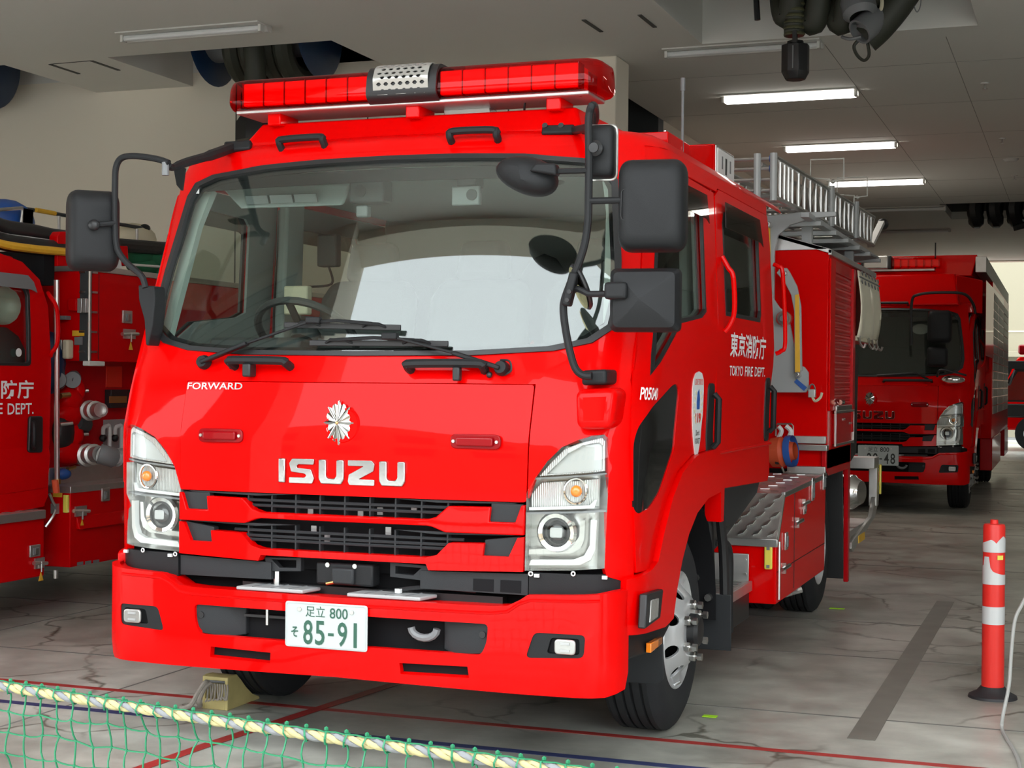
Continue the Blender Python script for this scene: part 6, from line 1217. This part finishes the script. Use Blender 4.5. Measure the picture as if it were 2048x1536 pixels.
# ================================================================== wheel chock
CK = thing('wheel_chock', 'stained pale yellow plastic wheel chock before the front tyre', 'wheel chock', (-.93, .66, 0))
pr = [(0, 0), (0, .14), (.03, .145), (.075, .142), (.11, .115), (.16, .07), (.21, .035), (.27, .012), (.275, 0)]
ckb = MB(); 
for x0_, x1_ in ((-.062, -.047), (.047, .062)): ckb.prism([(x0_, a, b) for a, b in pr], (x1_-x0_, 0, 0))
ckb.build('side_walls', 'yellow_stain', CK, .003); MB().prism([(-.05, a, b-.001) for a, b in pr[1:]]+[(-.05, a, max(b-.016, 0)) for a, b in pr[::-1][1:-1]], (.10, 0, 0)).build('ramp', 'yellow_stain', CK, .002)
MB().box(-.05, .05, .0, .012, .0, .045).build('front_lip', 'yellow_stain', CK, .003); MB().box(-.05, .05, .05, .06, 0, .12).build('inner_wall', 'yellow_stain', CK); MB().cyl((-.05, .015, .118), (.05, .015, .118), .008, n=8).build('handle_bar', 'mid_grey', CK)
rp = tag(MB().tube(smooth_path([(-.95, .642, .115), (-.955, .62, .12), (-.975, .60, .08), (-1.0, .585, .03), (-1.03, .57, .016), (-1.05, .60, .016), (-1.02, .64, .018), (-.985, .63, .02), (-.97, .60, .05), (-.955, .62, .10), (-.94, .642, .116)], 6), .011, 8).build('rope', 'rope_grey'), 'frayed grey rope loop tied through the wheel chock', 'rope')
for k in range(9): x = -.955+.012*k; MB().tube(smooth_path([(x, .642, .115), (x+.004, .638, .09), (x+.006*math.sin(k*2), .638, .05), (x-.008, .636, .035+.004*k)], 4), .004, 5).build('rope_fray', 'rope_grey', rp)
# ================================================================== net barrier in the foreground
NA, NB = V((.196, -2.151, .70)), V((1.599, -2.384, .70)); nd = (NB-NA); nl = nd.length; nd.normalize()
def rope_p(t):                                   # t metres along the rope from the left picture edge
    sag = .0
    return NA+nd*t+V((0, 0, -.012*math.sin(t*2.2)*.4))
NT = thing('net_barrier', 'green mesh net barrier with a twisted yellow rope along its top', 'net', (NA.x, NA.y, 0))
off = V((NA.x, NA.y, 0)); T0, T1_ = -1.5, 2.4
for k, (mt, ph) in enumerate((('rope_yellow', 0), ('rope_strand', 2*PI/3), ('rope_yellow', 4*PI/3))):
    pts = []; n_ = 900
    for i in range(n_+1):
        t = T0+(T1_-T0)*i/n_; a = t/.048*PI+ph; c = rope_p(t)-off; pts.append(c+V((0, math.cos(a), math.sin(a)))*.0055)
    MB().tube(pts, .0062, 6).build('rope_strand', mt, NT, ang=60)
random.seed(3); cell = .0495; nc = int((T1_-T0)/cell); nr = 13; J = {}
for c in range(nc+1):
    for r in range(nr+1):
        p = rope_p(T0+c*cell)-off; J[c, r] = p+V((random.uniform(-.005, .005)*(r > 0), random.uniform(-.012, .012)*(r > 0)+.015*math.sin(c*.35+r*.5)*(r > 0), -r*cell+random.uniform(-.006, .006)*(r > 0)-(.006 if r == 0 else 0)))
mesh = MB()
def cord(a, b, bow):
    m = a.lerp(b, .5)+bow; mesh.tube([a, a.lerp(m, .6), b.lerp(m, .6), b], .0021, 4, caps=False)
for c in range(nc+1):
    for r in range(nr+1):
        if r < nr: cord(J[c, r], J[c, r+1], V((random.uniform(-.009, .009), random.uniform(-.004, .004), 0)))
        if c < nc and r > 0: cord(J[c, r], J[c+1, r], V((0, 0, random.uniform(-.006, .002))))
        if r > 0: mesh.ball(J[c, r], .0042, n=5, m=3)
nm = mesh.build('mesh', 'net_green', NT, ang=0, fix=False); nm['kind'] = 'stuff'
loops = MB()
for c in range(nc+1):
    p = rope_p(T0+c*cell)-off; loops.tube([p+V((.004*math.sin(a*PI/3+c), math.cos(a*PI/3)*.0145, math.sin(a*PI/3)*.0145)) for a in range(6)], .0022, 4, closed=True); loops.ball(p+V((0, 0, .017)), .005, n=5, m=3)
    if c < nc: loops.tube([p+V((0, -.008, .013)), p+nd*(cell*.5)+V((0, .0, .013)), p+nd*cell+V((0, -.008, .013))], .0017, 4, caps=False)
lo_ = loops.build('lashing', 'net_green', NT, ang=0, fix=False); lo_['kind'] = 'stuff'
for t in (T0, T1_): p = rope_p(t)-off; ps = MB().cyl((p.x, p.y, 0), (p.x, p.y, .74), .02, n=12).build('net_post', 'mid_grey', NT); MB().lathe([(0, .0), (.16, 0), (.15, .03), (.03, .05)], (p.x, p.y, 0), (0, 0, 1), 20).build('post_base', 'bollard_black', ps)
# ================================================================== hoses hung in the ceiling pockets
def reel(name, label, x0, x1, y, zc, R, coils, group='hose reels in the ceiling pockets'):
    t = thing(name, label, 'hose reel', ((x0+x1)/2, y, zc), 0, group); w_ = (x1-x0)/2
    for s in (-1, 1):
        MB().lathe([(.10, -.012), (R, -.012), (R+.02, 0), (R, .012), (.10, .012)], (s*w_, 0, 0), (1, 0, 0), 36).build('rim', 'blue_drum', t)
    MB().cyl((-w_, 0, 0), (w_, 0, 0), R*.55, n=24).build('drum', 'mid_grey', t)
    for k in range(coils):
        x = -w_*.35+w_*1.25*(k+.5)/coils; r = R*.96+.02*math.sin(k*2.1); MB().tube([(x+.07*math.sin(2*PI*i/30), math.cos(2*PI*i/30)*r, math.sin(2*PI*i/30)*r) for i in range(30)], .085, 10, closed=True).build('hose_coil', 'hose', t)
    MB().bar((-w_-.05, 0, 0), (-w_-.05, 0, 1.3), .05, .05, (0, 1, 0)).build('hanger', 'mid_grey', t); MB().bar((w_+.05, 0, 0), (w_+.05, 0, 1.3), .05, .05, (0, 1, 0)).build('hanger', 'mid_grey', t)
    return t
r1 = reel('hose_reel', 'blue-rimmed reel of dark exhaust hose hanging above the light bar', -4.42, -3.42, 6.35, 4.31, .40, 4)
MB().tube(smooth_path([(.1, -.42, .0), (.12, -.40, -.3), (.12, -.38, -.5), (.13, -.38, -.62)], 5), .09, 12).build('hose_drop', 'hose', r1)
MB().lathe([(.0, 0), (.11, 0), (.13, .05), (.13, .22), (.17, .28), (.17, .42), (.0, .42)], (.13, -.38, -.55), (0, 0, -1), 8).build('hose_end', 'black', r1)
r2 = reel('hose_reel', 'dark blue hose reel cut off by the top left corner', -7.4, -6.75, 6.35, 4.26, .42, 3)
# big bundle over the right lane
HB = thing('hose_bundle', 'bundle of thick dark exhaust hoses hanging from the ceiling pocket at top right', 'hose', (.75, 6.0, 4.3))
hb = V((.75, 6.0, 4.3))
def hx(x, y, Y=6.0): return Fp(x, y, Y)-hb
for x0_, x1_, yb in ((1540, 1605, 60), (1585, 1662, 72), (1640, 1722, 72), (1690, 1770, 50)):
    a, b = hx(x0_+30, -160), hx(x1_-25, -160); m = hx((x0_+x1_)/2, yb-10); 
    MB().tube(smooth_path([hx(x0_+25, -150, 6.25), hx(x0_+22, -60, 6.1), hx((x0_+x1_)/2-6, yb-38, 5.95), hx((x0_+x1_)/2+8, yb-36, 5.9), hx(x1_-18, -60, 5.8), hx(x1_-22, -150, 5.75)], 6), .088, 12).build('hose_loop', 'hose', HB)
for k in range(10): y = -40+k*12; a = hx(1588, y, 5.86); MB().tube([a+V((.066*math.cos(t_*PI/8), -.066*math.sin(t_*PI/8)+.02, .0)) for t_ in range(9)], .012, 6).build('hose_ring', 'olive', HB)
MB().tube([hx(1588, -120, 5.88), hx(1588, 72, 5.88)], .072, 14).build('hose_drop', 'hose_ribbed', HB)
e = hx(1591, 88, 5.88); MB().lathe([(.0, .02), (.06, .02), (.06, .0), (.10, -.01), (.10, -.20), (.07, -.255), (.0, -.26)], e, (0, 0, 1), 8, a0=.39, a1=.39+2*PI).build('hose_cap', 'black', HB, .004); MB().box(e.x-.004, e.x+.004, e.y-.105, e.y-.095, e.z-.19, e.z-.03).build('cap_zip', 'mid_grey', HB)
MB().bar(hx(1590, 62, 5.82), hx(1590, 88, 5.82), .05, .03).build('cap_clamp', 'black', HB); MB().tube([hx(1510, -60, 6.1), hx(1513, 10, 6.1), hx(1515, 40, 6.1)], .022, 8).build('strap', 'black', HB)
MB().tube(smooth_path([hx(1850, -80, 5.9), hx(1800, 0, 5.9), hx(1760, 50, 5.9), hx(1730, 78, 5.9)], 5), .11, 12).build('hose_branch', 'hose', HB)
MB().lathe([(.0, .0), (.10, .0), (.12, .06), (.12, .16), (.08, .2)], hx(1712, -12, 5.8), (.2, -.3, -.8), 20).build('coupling', 'mid_grey', HB); MB().lathe([(.07, -.10), (.095, .0), (.095, .10), (.08, .10), (.08, .04), (0, .04)], hx(1738, 48, 5.8), (-.55, -.5, -.6), 20).build('coupling', 'mid_grey', HB)
MB().tube(smooth_path([hx(1720, 78, 5.85), hx(1708, 92, 5.85), hx(1714, 110, 5.85), hx(1728, 121, 5.85), hx(1738, 110, 5.85), hx(1735, 85, 5.85)], 5), .012, 6).build('strap', 'hose', HB); MB().tube(smooth_path([hx(1757, -40, 5.8), hx(1764, 5, 5.8), hx(1758, 30, 5.8)], 5), .014, 6).build('strap', 'beige', HB)
MB().tube(smooth_path([hx(1684, 74, 5.85), hx(1700, 78, 5.8), hx(1722, 74, 5.8)], 5), .012, 6).build('strap', 'mid_grey', HB); MB().tube(smooth_path([hx(1828, -20, 5.9), hx(1828, 10, 5.9), hx(1834, 24, 5.9), hx(1841, 10, 5.9), hx(1842, -20, 5.9)], 5), .004, 5).build('wire_loop', 'mid_grey', HB)
MB().bar((-.2, .0, .55), (-.2, .0, 1.3), .06, .06, (0, 1, 0)).build('hanger', 'mid_grey', HB); MB().bar((.4, .0, .5), (.4, .0, 1.3), .06, .06, (0, 1, 0)).build('hanger', 'mid_grey', HB); MB().bar((-.7, 0, .55), (.9, 0, .55), .06, .06).build('hanger_beam', 'mid_grey', HB)
# far bundle near the right edge
HF = thing('hose_bundle', 'small black hose bundle hanging from the far pocket at the right edge', 'hose', (1.35, 19.2, 4.1))
for k in range(5): MB().tube([(-.35+.28*k+.02*math.sin(i), .2*math.cos(2*PI*i/20), .05+.27*math.sin(2*PI*i/20)) for i in range(20)], .11, 8, closed=True).build('hose_loop', 'black', HF)
MB().tube(smooth_path([(.55, -.3, .1), (.5, -.3, -.15), (.42, -.32, -.3)], 4), .12, 10).build('hose_drop', 'black', HF); MB().cyl((.42, -.32, -.3), (.20, -.34, -.36), .05, n=10).build('hose_end', 'black', HF); MB().bar((0, 0, .1), (0, 0, .55), .06, .06, (0, 1, 0)).build('hanger', 'black', HF)

# keep to thing > part > sub-part
def level(o):
    k = 0
    while o.parent: o = o.parent; k += 1
    return k
bpy.context.view_layer.update()
for o in [o for o in COL.objects if level(o) == 3]:
    q = o.parent; b = q.matrix_basis.copy(); o.parent = q.parent; o.matrix_basis = b @ o.matrix_basis
